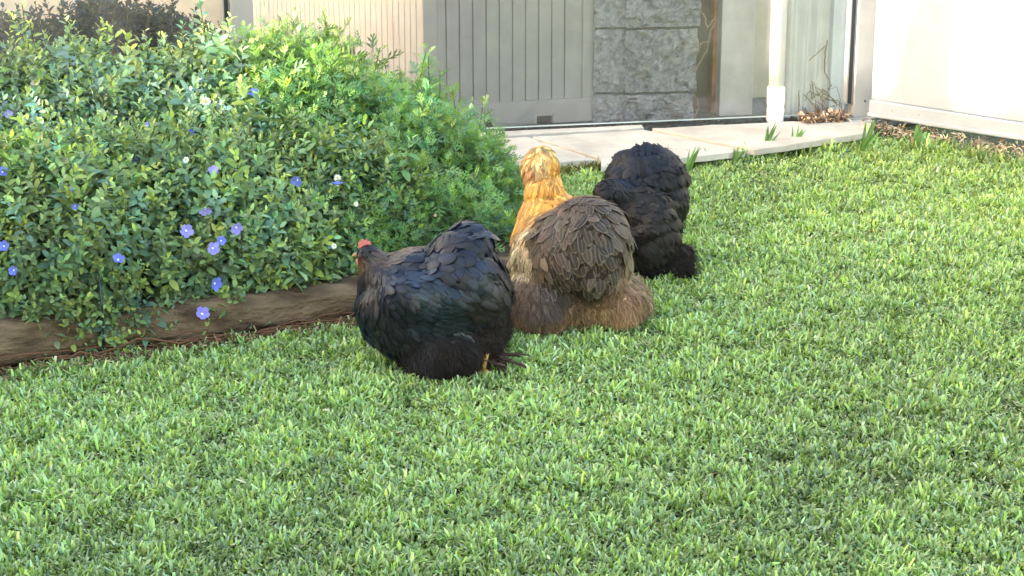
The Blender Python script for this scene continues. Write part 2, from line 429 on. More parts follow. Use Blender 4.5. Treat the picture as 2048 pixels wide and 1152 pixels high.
# ------------------------------------------------------------------ glass fence
def glass_panel(a, b, label):
    th = empty('glass_fence_panel', (*a, SZ)); bm = bmesh.new()
    L = np.linalg.norm(b - a); obox(bm, a, nrm(b - a), -GN, 0, L, 0, .006, SZ + .012, 1.3)
    bm_obj('glass_pane', bm, M['glass'], th)
    bm = bmesh.new(); obox(bm, a, nrm(b - a), -GN, 0, L, -.001, .007, SZ + .008, SZ + .0118); bm_obj('glass_edge', bm, M['edge'], th)
    tag(th, label, 'glass panel', 'clear glass pool fence panels')
def post(px, wpx, dep, label, y_off=0, zb=SZ, seal=-1):
    c = GP0[:2] + GD * (((px - CX) / F * (GP0[1] + .3)) - GP0[0]) / GD[0] * 1.0
    # solve the point on the fence line that shows at px
    for _ in range(12):
        s = (c[1] * math.cos(P) + (H - zb) * math.sin(P)); X = (px - CX) / F * s
        c = GP0[:2] + GD * ((X - GP0[0]) / GD[0])
    wd = wpx / F * s
    t = empty('fence_post', (*c, zb)); bm = bmesh.new()
    obox(bm, c, GD, -GN, -wd / 2, wd / 2, -dep / 2 - y_off, dep / 2 - y_off, zb + .004, 1.45)
    bm_obj('post_body', bm, M['post'], t, bevel=.003)
    if seal:
        bm = bmesh.new(); x = seal * wd / 2
        obox(bm, c, GD, -GN, min(x, x + seal * .026), max(x, x + seal * .026), -dep * .30 - y_off, -dep * .30 - y_off + .03, zb + .05, 1.44)
        bm_obj('seal_channel', bm, M['post'], t, bevel=.002)
        bm = bmesh.new()
        obox(bm, c, GD, -GN, min(x + seal * .006, x + seal * .019), max(x + seal * .006, x + seal * .019), -dep * .30 - y_off - .003, -dep * .30 - y_off + .002, zb + .052, 1.43)
        bm_obj('rubber_seal', bm, M['seal'], t)
    bm = bmesh.new(); obox(bm, c, GD, -GN, -wd / 2 - .03, wd / 2 + .012, -dep / 2 - .012 - y_off, dep / 2 + .012 - y_off, zb + .0005, zb + .005)
    bm_obj('base_plate', bm, M['post'], t, bevel=.001)
    for dz in (.06,):
        bm = bmesh.new(); r = bmesh.ops.create_uvsphere(bm, u_segments=10, v_segments=6, radius=.0035)
        p = c + GD * wd * .1 - (-GN) * (dep / 2 + y_off); bmesh.ops.translate(bm, verts=r['verts'], vec=(p[0], p[1], zb + dz))
        bm_obj('screw', bm, M['seal'], t)
    tag(t, label, 'post'); return c
cR = post(1714, 38, .06, 'beige square metal post in the corner between glass and white fence', y_off=.02, zb=SZ)
cL = post(493, 44, .06, 'beige metal post rising behind the bush beside the grey storage shed', y_off=0)
glass_panel(cL + GD * .055, cR - GD * .045, 'wide clear glass panel in front of the shed and block pillar')
glass_panel(cL - GD * 2.2, cL - GD * .055, 'clear glass panel behind the left of the bush')

# ------------------------------------------------------------------ shed behind the glass
def shed():
    c0 = atz(850, 262, .04)[:2] ; c1 = atz(1184, 240, .04)[:2]     # front right face
    d1 = nrm(c1 - c0); W = np.linalg.norm(c1 - c0)
    d0 = np.array([-math.cos(R(62)), math.sin(R(62))]); 
    t = empty('storage_shed', (*c0, .04)); bm = bmesh.new()
    L0 = 1.9
    def face_profile(o, d, nn, L, pitch, margin, top=1.9, z0=.04):
        # ribbed wall as extruded ground profile: list of (s, depth)
        prof = [(0, 0)]; s = margin
        while s < L - margin:
            prof += [(s - .003, 0), (s - .0015, .009), (s + .0015, .009), (s + .003, 0)]; s += pitch
        prof += [(L, 0)]
        return [o + d * a - nn * b for a, b in prof]
    n1 = np.array([d1[1], -d1[0]]); n0 = np.array([-d0[1], d0[0]]) ; n0 = n0 if n0[1] < 0 else -n0
    p_front = face_profile(c0, d1, n1, W, .0455, .075)
    p_left = face_profile(c0 + d0 * L0, -d0, n0, L0, .046, .05)
    back = [c1 + d0 * L0]
    pts = p_left + p_front[1:] + back
    prism(bm, pts, .12, 1.95)
    bm_obj('wall', bm, M['shed'], t)
    # skirt with vent openings
    bm = bmesh.new(); base = .04
    sk = .012
    cuts = [(.125 * W / .58 * 1.6, .03), (.41 * W / .58 * 1.05, .045)]
    x = -.0; zs = .122; segs = []
    holes = [(.20, .235), (.385, .44)]
    z1 = base + .028
    e = -.004
    for a, b in ((0 + e, holes[0][0]), (holes[0][1], holes[1][0]), (holes[1][1], W + .004)):
        obox(bm, c0, d1, -n1, a, b, -sk, .03, base + .001, zs)
    for a, b in holes:
        obox(bm, c0, d1, -n1, a, b, -sk, .03, z1, zs); 
    bm_obj('base_skirt', bm, M['shed'], t)
    for a, b in holes:
        bm = bmesh.new(); obox(bm, c0, d1, -n1, a, b, .0, .03, base + .001, z1); bm_obj('vent_opening', bm, M['dark'], t)
        for q in (a - .014, b + .002):
            bm = bmesh.new(); obox(bm, c0, d1, -n1, q, q + .012, -sk - .004, -sk + .002, base + .001, z1 + .006)
            bm_obj('clip', bm, M['shed'], t, bevel=.002)
    bm = bmesh.new(); obox(bm, c0, d0, n0 * 1.0, -.0, L0, .001, sk, base + .002, zs); bm_obj('side_skirt', bm, M['shed'], t)
    # inner panel frame on the front
    bm = bmesh.new()
    obox(bm, c0, d1, -n1, W - .04, W + .006, -.010, -.0005, zs, 1.94); obox(bm, c0, d1, -n1, -.006, .045, -.010, -.0005, zs, 1.94)
    bm_obj('corner_trim', bm, M['shed'], t, bevel=.004, seg=3)
    bm = bmesh.new(); prism(bm, [c0 + (c0 - c1) * .05 - d0 * .05, c1 + (c1 - c0) * .05 - d0 * .05, c1 + d0 * 2, c0 + d0 * 2 - (c1 - c0) * .05], 1.952, 2.0)
    bm_obj('roof', bm, M['shed'], t)
    tag(t, 'taupe plastic storage shed with ribbed walls behind the glass', 'shed')
shed()

# ------------------------------------------------------------------ block pillar
def rough_block(o, dx, dy, x0, x1, y0, y1, z0, z1, seed, amp=.007):
    g = np.random.default_rng(seed); bm = bmesh.new(); obox(bm, o, dx, dy, x0, x1, y0, y1, z0, z1)
    bmesh.ops.subdivide_edges(bm, edges=bm.edges[:], cuts=15, use_grid_fill=True)
    o = np.array(o)
    for v in bm.verts:
        p = np.array(v.co); f = p[:2] - o
        lx = (f @ dx - x0) / (x1 - x0); ly = (f @ dy - y0) / (y1 - y0); lz = (p[2] - z0) / (z1 - z0)
        e = min(lx, 1 - lx) if (ly < .01) else 1
        k = (1 if ly < .01 else .25) * (min(1, min(lz, 1 - lz) * 8) * .85 + .15)
        dd = amp * (math.sin(p[0] * 55 + p[2] * 41 + seed) + math.sin(p[2] * 83 - p[0] * 67) * .6 + g.normal(0, .55)) * k
        v.co.x -= dy[0] * dd; v.co.y -= dy[1] * dd
        if lx < .01: v.co.x -= dx[0] * abs(dd) * .5; v.co.y -= dx[1] * abs(dd) * .5
    return bm
def pillar():
    a = atz(1250, 250, .03)[:2]; th = R(8); dx = np.array([math.cos(th), math.sin(th)]); dy = np.array([-math.sin(th), math.cos(th)])
    sc = scale_at((*a, .03)); wr = 140 / sc; 
    t = empty('block_pillar', (*a, .03)); 
    dx2 = dx; courses = [(.03, .132), (.141, .352), (.361, .56), (.555, .755), (.764, .964), (.973, 1.173), (1.182, 1.382)]
    o = a - dx * .105
    for i, (z0, z1) in enumerate(courses):
        w_ = .105 + wr + (.0 if i < 1 else .006 * i)
        bm = rough_block(o, dx, dy, .0, .103, .018, .39, z0, z1, 50 + i, .0025); bm_obj('block', bm, M['block'], t)
        bm = rough_block(o, dx, dy, .105, w_, 0, .39, z0, z1, 80 + i, .013); bm_obj('block', bm, M['block'], t)
    bm = bmesh.new(); obox(bm, o, dx, dy, .01, .1 + wr - .01, .03, .38, .028, 1.38); bm_obj('mortar_core', bm, M['mortar'], t)
    tag(t, 'grey split-face concrete block pillar behind the glass beside the shed', 'pillar')
    return a, dx, dy
PA, PDX, PDY = pillar()

# ------------------------------------------------------------------ strips, pipe and posts right of the pillar
def upright(name, px0, px1, py, off, m, label, cat, depth=.05, z1=1.5, bevel=.003):
    a = atz(px0, py, .035)[:2]; b0 = atz(px1, py, .035)[:2]; b = a + GD * np.linalg.norm(b0 - a)
    bm = bmesh.new(); obox(bm, a, GD, -GN, 0, np.linalg.norm(b - a), off, off + depth, .036, z1)
    o = bm_obj(name, bm, m, bevel=bevel); tag(o, label, cat); return o
upright('brown_filler', 1380, 1432, 222, .02, M['brown'], 'dark brown board added in the dark gap at the block pillar edge', 'filler_strip')  # brown strip put where there is only a dark gap
upright('brick_pier', 1422, 1440, 228, 0, M['brick'], 'narrow terracotta brick pier beside the pale concrete post', 'pier')
upright('concrete_post', 1438, 1507, 234, 0, M['concrete'], 'pale grey concrete post behind glass next to the brick pier', 'post', depth=.07)
upright('cream_wall', 1500, 1720, 205, .06, M['cream'], 'cream rendered wall behind the white pipe', 'wall', depth=.1)
def pipe():
    c = atz(1550, 244, .042); t = empty('drain_pipe', tuple(c)); r = 18 / scale_at(c)
    def lathe(prof, name, m):
        bm = bmesh.new(); k = 28; rings = []
        for rr, z in prof: rings.append([bm.verts.new((c[0] + rr * math.cos(2 * math.pi * i / k), c[1] + rr * math.sin(2 * math.pi * i / k), z)) for i in range(k)])
        for a, b in zip(rings, rings[1:]):
            for i in range(k): bm.faces.new((a[i], a[(i + 1) % k], b[(i + 1) % k], b[i]))
        bm.faces.new(rings[0][::-1]); bm.faces.new(rings[-1]); return bm_obj(name, bm, m, t, smooth=True)
    lathe([(r * .86, .12), (r * .86, 1.9)], 'pipe', M['pvc'])
    lathe([(r * .9, .043), (r * .95, .048), (r * .95, .075), (r * .98, .078), (r * .98, .088), (r * .93, .09), (r * .93, .10), (r * 1.0, .103), (r * 1.0, .16), (r * .88, .165)], 'collar', M['pvc'])
    tag(t, 'white plastic drain pipe with ringed collar standing on the flagstone', 'pipe')
pipe()
# white ribbed panel with folds right of pipe
def ribbed():
    a = atz(1568, 236, .04)[:2]; b = atz(1648, 231, .04)[:2]; L = np.linalg.norm(b - a); d = nrm(b - a)
    n = np.array([d[1], -d[0]]); pts = []
    k = 26
    for i in range(k + 1):
        s = i / k; pts.append(a + d * L * s + n * (.012 * math.sin(s * 2 * math.pi * 3.2)))
    pts += [b - n * .05, a - n * .05]
    bm = bmesh.new(); prism(bm, pts, .041, 1.6)
    tag(bm_obj('fluted_sheet', bm, M['pvc'], bevel=.001), 'white fluted sheet beside the drain pipe', 'panel')
ribbed()
upright('gate_stile', 1658, 1690, 225, .0, M['pvc'], 'white metal upright just left of the beige corner post', 'upright', depth=.04)

# ------------------------------------------------------------------ white fence
def white_fence():
    t = empty('white_fence', (*CORN[:2], .05)); o = CORN[:2]; L = 3.2
    gap = .035
    bm = bmesh.new(); obox(bm, o, FD, -FN, .012, L, -.012, .03, SZ + gap - .01, SZ + gap + .048); 
    bm_obj('bottom_rail', bm, M['white'], t, bevel=.004)
    bm = bmesh.new(); obox(bm, o, FD, -FN, .012, L, -.020, -.0125, SZ + gap - .006, SZ + gap + .006); bm_obj('rail_lip', bm, M['white'], t, bevel=.002)
    zt = 1.8; zb = SZ + gap + .049
    # sheet: first narrow recessed pan then wide one
    sN = 60 / scale_at((*o, .1)) / max(.1, FD[0] - FD[1] * 0) 
    bm = bmesh.new(); obox(bm, o, FD, -FN, .012, sN, .004, .012, zb, zt); bm_obj('fence_sheet', bm, M['white'], t)
    x = sN + .002
    while x < L:
        x1 = min(L, x + .78); bm = bmesh.new(); obox(bm, o, FD, -FN, x, x1 - .04, -.004, .010, zb, zt); bm_obj('fence_sheet', bm, M['white'], t, bevel=.003)
        bm = bmesh.new(); obox(bm, o, FD, -FN, x1 - .038, x1 - .002, .006, .012, zb, zt); bm_obj('fence_sheet', bm, M['white'], t)
        x = x1
    for s in (.10, .2, .9):
        bm = bmesh.new(); r = bmesh.ops.create_uvsphere(bm, u_segments=10, v_segments=6, radius=.003)
        p = o + FD * s + FN * .012; bmesh.ops.translate(bm, verts=r['verts'], vec=(p[0], p[1], SZ + gap + .022)); bm_obj('rivet', bm, M['post'], t)
    tag(t, 'white sheet metal fence with bottom rail along the right of the lawn', 'fence')
white_fence()

# ------------------------------------------------------------------ added behind the left glass panel, standing in for its reflections
def left_back():
    bm = bmesh.new(); o = cL - GD * 3; obox(bm, o, GD, -GN, 0, 3.35, 2.0, 2.15, .03, 2.4)
    tag(bm_obj('reflection_wall', bm, M['cream']), 'cream wall added far behind the left glass panel as a bright reflection', 'wall')
    bm = bmesh.new(); obox(bm, o, GD, -GN, 0, 2.7, .25, .75, SZ - .008, SZ + .03)
    tag(bm_obj('pale_reflection', bm, M['stone'], bevel=.006), 'pale kerb behind the left glass panel', 'reflection_strip')
left_back()

# ------------------------------------------------------------------ made-up house and low wall, unseen blockers added out of frame on the left to shade the lawn
bm = bmesh.new(); prism(bm, [(-9, -6), (-3.7, -6), (-3.7, 3.87), (-9, 1.75)], .004, 2.7)
hs = empty('shade_house', (-6.3, 0, 0)); bm_obj('wall', bm, M['cream'], hs)
bm = bmesh.new()
pr = [(-9.4, 2.71), (-3.35, 2.71), (-3.35, 2.83), (-6.35, 4.0), (-9.4, 2.83)]
a0 = [bm.verts.new((x, -6.4, z)) for x, z in pr]; a1 = [bm.verts.new((x, 3.90 + .4 * (x + 3.7), z)) for x, z in pr]
bm.faces.new(a0); bm.faces.new(a1[::-1])
for i in range(5): bm.faces.new((a0[i], a0[(i + 1) % 5], a1[(i + 1) % 5], a1[i]))
bm_obj('roof', bm, M['roof'], hs)
tag(hs, 'unseen cream house along the left of the lawn', 'shade_house')
bm = bmesh.new(); hz = SZ + .178 * (1.95 + 4.0); prism(bm, [(-4.05, 3.88), (-3.95, 3.88), (-3.95, 12), (-4.05, 12)], .004, hz)  # unseen blocker, height set by where its shade should end
tag(bm_obj('shade_wall', bm, M['cream']), 'unseen low cream wall added for shade, running on from the house corner', 'wall')

# ------------------------------------------------------------------ timber edging
def timber(s0, s1, hgt, label, seed):
    g = np.random.default_rng(seed); bm = bmesh.new(); n = 60; k = 18; prev = None; rings = []
    for i in range(n + 1):
        s = s0 + (s1 - s0) * i / n; c = TB0[:2] + TD * s - TN * .055; ring = []
        for j in range(k):
            a = 2 * math.pi * j / k; ca, sa = math.cos(a), math.sin(a)
            ex = 4.5; rr = 1 / (abs(ca) ** ex + abs(sa) ** ex) ** (1 / ex)
            wob = 1 + .02 * math.sin(s * 9 + j) + .018 * math.sin(s * 23 + j * 2.1) + .03 * g.normal()
            sag = .006 * math.sin(s * 3 + seed)
            x = ca * rr * .052 * wob; z = sa * rr * hgt / 2 * wob + hgt / 2 + sag
            q = c + TN * x; ring.append(bm.verts.new((q[0], q[1], z)))
        if i in (0, n):
            pass
        rings.append(ring)
    for a, b in zip(rings, rings[1:]):
        for j in range(k): bm.faces.new((a[j], a[(j + 1) % k], b[(j + 1) % k], b[j]))
    bm.faces.new(rings[0][::-1]); bm.faces.new(rings[-1])
    m = noise_mat('weathered_timber', (.12, .075, .04), (.25, .17, .10), 9, .85, .9, 9, .010, c3=(.33, .25, .17), stretch=(1, 1, 5), bscale=16) if False else M['timber']
    o = bm_obj('timber_sleeper', bm, m, smooth=True)
    tag(o, label, 'timber edging', 'weathered timbers edging the garden bed')
timber(-.9, .225, .108, 'weathered brown timber at the left end, left of the thin dark stake', 1)
timber(.235, 1.36, .102, 'weathered timber under the bush running behind the nearest black hen', 2)
# dark stake between the timbers
a = TB0[:2] + TD * .232 + TN * .012
st = tubes('stake', [(np.array([[a[0], a[1], .0], [a[0] + .003, a[1], .1], [a[0] + .002, a[1] - .005, .22]]), .0022)], M['seal'])
tag(st, 'thin dark wire stake standing at the join of the timbers', 'stake')
# roots and dry runners along the foot of the timber
def runners():
    g = np.random.default_rng(12)
    ps = []
    for i in range(46):
        s = g.uniform(-.3, 1.15); l = g.uniform(.12, .55); off = g.uniform(.004, .04)
        a = np.array([*(TB0[:2] + TD * s + TN * off), g.uniform(.004, .03)]); b = np.array([*(TB0[:2] + TD * (s + l) + TN * (off + g.uniform(-.02, .02))), g.uniform(.003, .03)])
        ps.append((wiggle(a, b, 12, .006, g), g.uniform(.0012, .003)))
    o = tubes('dry_runners', ps, M['root']); tag(o, 'tangle of thin reddish-brown runners at the foot of the timbers', 'runners', kind='stuff')
runners()
def litter(name, n, region, label, seed, cols, size=(.01, .035), zr=(.002, .02), mt='straw', tilt=.5):
    g = np.random.default_rng(seed); pos = region(g, n); n = len(pos)
    az = g.uniform(0, 6.28, n); el = g.normal(0, tilt, n)
    d = np.stack([np.cos(az) * np.cos(el), np.sin(az) * np.cos(el), np.sin(el)], 1); up = np.array([0, 0, 1.]) + g.normal(0, .5, (n, 3))
    T = np.array([[-.12, 0, 0], [.12, 0, 0], [-.2, .5, .05], [.2, .5, .05], [-.03, 1, -.05], [.03, 1, -.05]])
    L = T[None] * g.uniform(*size, n)[:, None, None]; L[:, :, 0] *= g.uniform(.2, 1.0, n)[:, None]
    c = np.array(cols)[g.integers(0, len(cols), n)] * g.lognormal(0, .25, (n, 1))
    V, Fo, at = inst(L, [np.array([[0, 1, 3, 2], [2, 3, 5, 4]])], frames(d, up), pos, col=c)
    o = link(name, mesh_np(name, V, Fo, at), M[mt]); tag(o, label, 'leaf litter', kind='stuff')
def reg_line(o, d, n_, s, w, z):
    def f(g, n):
        a = g.uniform(*s, n); b = g.uniform(*w, n)
        return np.hstack([np.array(o[:2]) + a[:, None] * d + b[:, None] * n_, g.uniform(*z, (n, 1))])
    return f
BR = [(.20, .13, .07), (.30, .21, .12), (.10, .06, .035), (.40, .31, .2)]
litter('dry_litter', 2600, reg_line(TB0, TD, TN, (-.5, 1.3), (.0, .075), (.002, .02)), 'brown bark and dead blades along the timber edging', 5, BR[:3], (.008, .028))
litter('dry_litter', 1500, reg_line(CORN, FD, -FN, (-.02, 1.2), (-.05, .06), (.02, .06)), 'dry straw and twigs under the white fence', 6, [(.6, .48, .34), (.42, .32, .22), (.2, .13, .09)], (.012, .03))
litter('dry_litter', 900, reg_line(atz(1612, 246, SZ), GD, -GN, (-.01, .15), (-.01, .05), (.045, .075)), 'tangle of dry twigs and dead leaves left of the beige corner post', 7, [(.6, .46, .33), (.36, .25, .17), (.15, .10, .07)], (.012, .03))
litter('dry_litter', 1600, reg_line(GP0, GD, -GN, (-.3, 1.15), (-.004, .035), (.044, .056)), 'grey grit along the bottom of the glass', 8, [(.22, .2, .18), (.12, .11, .10), (.36, .33, .28)], (.003, .009))
litter('dead_grass', 7000, reg_line(SLF0, sd, SLN, (-.42, .40), (.0, .06), (.0, .022)), 'yellowed dead grass below the front edge of the flagstones', 9, [(.34, .28, .12), (.24, .24, .07), (.15, .17, .05)], (.012, .04), tilt=1.0)
def on_lawn(g, n):
    y = g.uniform(3.1, 6.2, n); x = g.uniform(-1.9, 1.9, n); k = lawn_mask(x, y) & (np.abs(x) < .3 * y); return np.stack([x[k], y[k], g.uniform(.010, .026, k.sum())], 1)
litter('grass_clippings', 1300, on_lawn, 'scattered dry clippings and small fallen leaves on the lawn', 11, [(.45, .40, .22), (.34, .26, .13), (.55, .52, .34), (.20, .12, .06)], (.006, .016))
def vines():
    g = np.random.default_rng(4); ps = []
    def pt(px, py, off=.0): # points on a plane just behind the glass
        d = ray(px, py); n = np.array([*GN, 0]); o = np.array([*(GP0[:2] - GN * (.05 + off)), 0]); t = ((o - np.array([0, 0, H])) @ n) / (d @ n)
        return np.array([0, 0, H]) + d * t
    def line(pts, r):
        q = np.array([pt(*p) for p in pts]); u = np.linspace(0, len(q) - 1, len(q) * 4)
        q = np.stack([np.interp(u, np.arange(len(q)), q[:, i]) for i in range(3)], 1); q[1:-1] += g.normal(0, .0015, (len(q) - 2, 3)); ps.append((q, r))
    line([(1396, 18), (1408, 30), (1414, 55), (1424, 45), (1430, 30)], .0022)
    line([(1385, 145), (1404, 120), (1416, 95), (1422, 60), (1428, 45)], .0028)
    line([(1386, 88), (1398, 96), (1404, 84), (1420, 84)], .002); line([(1384, 180), (1394, 200), (1398, 215), (1388, 235)], .0018)
    line([(1416, 230), (1422, 222), (1426, 228)], .0015)
    o = tubes('dry_vine', ps, M['vine']); tag(o, 'dry bare vine stem creeping beside the block pillar', 'vine')
    ps.clear()
    line([(1655, 80), (1650, 110), (1648, 145), (1658, 160), (1662, 172), (1656, 178)], .0022); line([(1618, 122), (1650, 92)], .0015)
    for i in range(16):
        x = g.uniform(1590, 1650); y = g.uniform(190, 250); line([(x, y), (x + g.uniform(-15, 25), y - g.uniform(5, 45)), (x + g.uniform(5, 50), y - g.uniform(-10, 20)), (x + g.uniform(20, 70), y + g.uniform(0, 35))], g.uniform(.0008, .0016))
    o = tubes('dry_vine', ps, M['vine']); tag(o, 'tangled dry vine looping over the white fluted sheet', 'vine')
vines()

# ------------------------------------------------------------------ garden plants
LT = np.array([[0, 0, 0], [-.19, .24, .05], [0, .26, 0], [.19, .24, .05], [-.25, .56, .06], [0, .58, 0], [.25, .56, .06], [-.14, .87, .01], [0, .9, -.03], [.14, .87, .01], [0, 1, -.06]])
LFq = [np.array([[1, 2, 5, 4], [2, 3, 6, 5], [4, 5, 8, 7], [5, 6, 9, 8]]), np.array([[0, 2, 1], [0, 3, 2], [7, 8, 10], [8, 9, 10]])]
def fern_template():
    V, Fc = [], []
    def lobe(b, ang, L, wdt, z):
        d = np.array([math.sin(ang), math.cos(ang)]); s = np.array([d[1], -d[0]]); k = len(V)
        b = np.array(b)
        V.extend([[*(b), 0], [*(b + d * L * .55 - s * wdt), z], [*(b + d * L), z * 1.5], [*(b + d * L * .55 + s * wdt), z]])
        Fc.append([k, k + 1, k + 2, k + 3])
    lobe((0, 0), 0, 1, .05, .0)
    lobe((0, .30), .75, .42, .05, .05); lobe((0, .30), -.75, .42, .05, .05)
    lobe((0, .52), .65, .38, .05, .05); lobe((0, .52), -.65, .38, .05, .05)
    lobe((0, .72), .5, .24, .04, .03); lobe((0, .72), -.5, .24, .04, .03)
    return np.array(V, float), [np.array(Fc)]
FT, FFq = fern_template()

def shoots(P_, N_, g, K, lsize, col, kind, upb=.55, spread=(28, 8), step=.0085, tipglow=1.5):
    """whorls of leaves at shoot tips; returns parts"""
    n = len(P_); ax = nrm(N_ * (1 - upb) + np.array([0, 0, 1]) * upb + g.normal(0, .28, (n, 3)))
    ref = nrm(g.normal(0, 1, (n, 3))); a = nrm(np.cross(ax, ref)); b = np.cross(ax, a)
    lumps = smooth_noise(P_[:, 0] + .5 * P_[:, 2], P_[:, 1] + P_[:, 2], 9, 31); sc = np.clip(g.lognormal(0, .2, n), .65, 1.4) * (1 + .08 * lumps); cc = col * g.lognormal(0, .17, (n, 1)) * (1 + g.normal(0, .07, (n, 3)))
    cc = cc * (1 + .16 * lumps)[:, None]; hue = g.random(n); cc[hue < .2] *= np.array([1.35, 1.2, .7]); cc[hue > .8] *= np.array([.8, .95, 1.35])
    parts = []
    T, Fq = (LT, LFq) if kind == 'ovate' else (FT, FFq)
    for k in range(K):
        phi = k * 2.4 + g.uniform(0, .5, n); tl = np.radians(spread[0] + spread[1] * k + g.normal(0, 10, n))
        rad = np.cos(phi)[:, None] * a + np.sin(phi)[:, None] * b
        d = np.cos(tl)[:, None] * ax + np.sin(tl)[:, None] * rad
        up = np.sin(tl)[:, None] * ax - np.cos(tl)[:, None] * rad + g.normal(0, .14, (n, 3))
        size = lsize * sc * (.55 + .5 * min(1, k / (K * .45))) * g.uniform(.8, 1.2, n)
        pos = P_ - ax * (step * k)
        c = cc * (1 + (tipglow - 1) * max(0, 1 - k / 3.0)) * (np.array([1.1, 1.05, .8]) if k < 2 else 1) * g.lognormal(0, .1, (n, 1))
        L = T[None] * size[:, None, None]
        L[:, :, 2] -= (L[:, :, 1] ** 2) / size[:, None] * g.uniform(0, .35, n)[:, None]
        parts.append(inst(L, Fq, frames(d, up), pos, col=np.clip(c, .005, .8)))
    return parts, ax
def plant(name, label, cat, ells, dens, K, lsize, col, kind, seed, extra=None, weight=None, stems=60, upb=.5, **kw):
    g = np.random.default_rng(seed)
    me = blob(ells, .03, 4); V, N, T = surf(me)
    me_area = np.linalg.norm(np.cross(V[T[:, 1]] - V[T[:, 0]], V[T[:, 2]] - V[T[:, 0]]), axis=1).sum() / 2
    wt = lambda c, n: np.where((c[:, 2] > .015), 1.0, 0) * np.where(n[:, 1] > .55, .35, 1) * (1 if weight is None else weight(c, n))
    n = int(me_area * dens); p, nn = sample(V, N, T, n, seed, wt)
    lump = .030 * (smooth_noise(p[:, 0] * 1.0 + p[:, 2], p[:, 1] + p[:, 2], 14, seed)) + g.normal(0, .012, n)
    p = p + nn * lump[:, None]; p[:, 2] += np.where(nn[:, 2] > .2, np.abs(g.normal(0, .04, n)), 0)
    root = empty(name, (float(p[:, 0].mean()), float(p[:, 1].mean()), .08))
    parts, ax = shoots(p, nn, g, K, lsize, np.array(col), kind, upb, **kw)
    # inner leaves in a darker tone
    n2 = int(n * .7); p2, nn2 = sample(V, N, T, n2, seed + 1, wt); p2 = p2 - nn2 * g.uniform(.04, .10, (n2, 1))
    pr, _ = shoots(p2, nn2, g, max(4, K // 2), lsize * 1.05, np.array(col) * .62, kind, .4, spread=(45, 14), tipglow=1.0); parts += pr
    st = []
    if extra is not None:
        e = np.array(extra, float); en = np.tile([0, -.1, 1.], (len(e), 1))
        for q in e:
            a = q - np.array([g.uniform(-.04, .04), g.uniform(-.02, .06), g.uniform(.12, .2)]); st.append((wiggle(a, q, 6, .003, g), .0016))
            L = 5; pp = np.stack([q - (q - a) * t for t in np.linspace(0, .7, L)])
            pr, _ = shoots(pp, np.tile([0, -.1, 1.], (L, 1)), g, 6, lsize * .9, np.array(col) * 1.1, kind, .9, **kw); parts += pr
    for i in g.choice(n, stems, replace=False):
        q = p[i]; base = np.array([q[0] * .9 + root.location.x * .1, q[1] * .85 + root.location.y * .15, .08 + (q[2] - .08) * .25]); st.append((wiggle(base, q, 7, .008, g), g.uniform(.0012, .0025)))
    for q, rr in st:
        Vt, Ft, _ = tube_np(q, rr, 5); parts.append((Vt, Ft, {'fcol': np.tile([.11, .10, .045], (len(Vt), 1))}))
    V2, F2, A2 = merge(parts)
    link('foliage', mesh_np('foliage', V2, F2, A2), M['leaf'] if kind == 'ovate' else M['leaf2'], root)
    tag(root, label, cat)
    return root, me
def E(x, y, z, rx, ry, rz): return ((x, y, z), (rx, ry, rz))
plants = []
GREY = (.195, .28, .18); MID = (.165, .24, .118); FINE = (.15, .262, .10)
plants.append(plant('blue_flowered_shrub', 'spreading shrub with rounded leaves and blue flowers over the timber edging', 'shrub',
    [E(-1.55, 4.61, .10, .42, .50, .36), E(-1.15, 4.61, .11, .42, .37, .30), E(-.80, 4.77, .11, .40, .35, .29), E(-.50, 4.93, .09, .30, .30, .23)],
    1350, 13, .028, MID, 'ovate', 21, stems=50, upb=.45))
ex = [aty(px, py, 5.3) for px, py in ((45, 12), (130, 38), (140, 50), (205, 42), (215, 52), (290, 62), (365, 48), (385, 52), (400, 5), (455, 40), (20, 60), (330, 75), (170, 75), (60, 45), (425, 60), (255, 70), (90, 65))]
plants.append(plant('tall_leafy_shrub', 'tall grey-green leafy shrub at the back left of the bed', 'shrub',
    [E(-1.65, 5.12, .12, .45, .50, .35), E(-1.20, 5.15, .12, .45, .48, .37), E(-.82, 5.25, .12, .36, .45, .37)],
    1350, 13, .028, GREY, 'ovate', 22, extra=ex, stems=70, upb=.6))
ex = [aty(px, py, 5.45) for px, py in ((545, 55), (560, 35), (590, 25), (600, 60), (645, 22), (650, 40), (655, 50), (640, 70), (700, 95), (760, 95), (852, 102), (858, 112), (880, 150), (905, 178), (965, 215), (975, 240), (620, 75))]
plants.append(plant('daisy_bush', 'bright green feathery-leaved daisy bush spilling towards the flagstones', 'bush',
    [E(-.58, 5.40, .10, .34, .48, .40), E(-.36, 5.38, .08, .30, .50, .30), E(-.20, 5.30, .05, .20, .50, .22), E(-.13, 5.15, .04, .15, .34, .14), E(-.35, 5.0, .06, .25, .35, .22), E(-.09, 5.62, .04, .10, .2, .14)],
    1150, 11, .052, FINE, 'fine', 23, extra=ex, stems=60, upb=.5, spread=(25, 12), step=.012))
# dark twiggy shrub added as a tree reflection in the left glass panel
plants.append(plant('reflection_shrub', 'dark blue-green shrub added behind the left glass as a tree reflection', 'shrub',
    [E(-2.0, 7.25, .04, .5, .25, .25), E(-1.45, 7.35, .04, .45, .25, .23), E(-1.1, 7.1, .04, .2, .2, .16)],
    900, 8, .03, (.018, .038, .060), 'ovate', 24, stems=120, upb=.8,
    extra=[aty(px, py, 7.2) for px, py in ((70, 5), (90, -5), (125, 5), (205, -8), (235, -10), (255, 5), (300, -5), (345, 0), (320, 15), (150, 15))]))

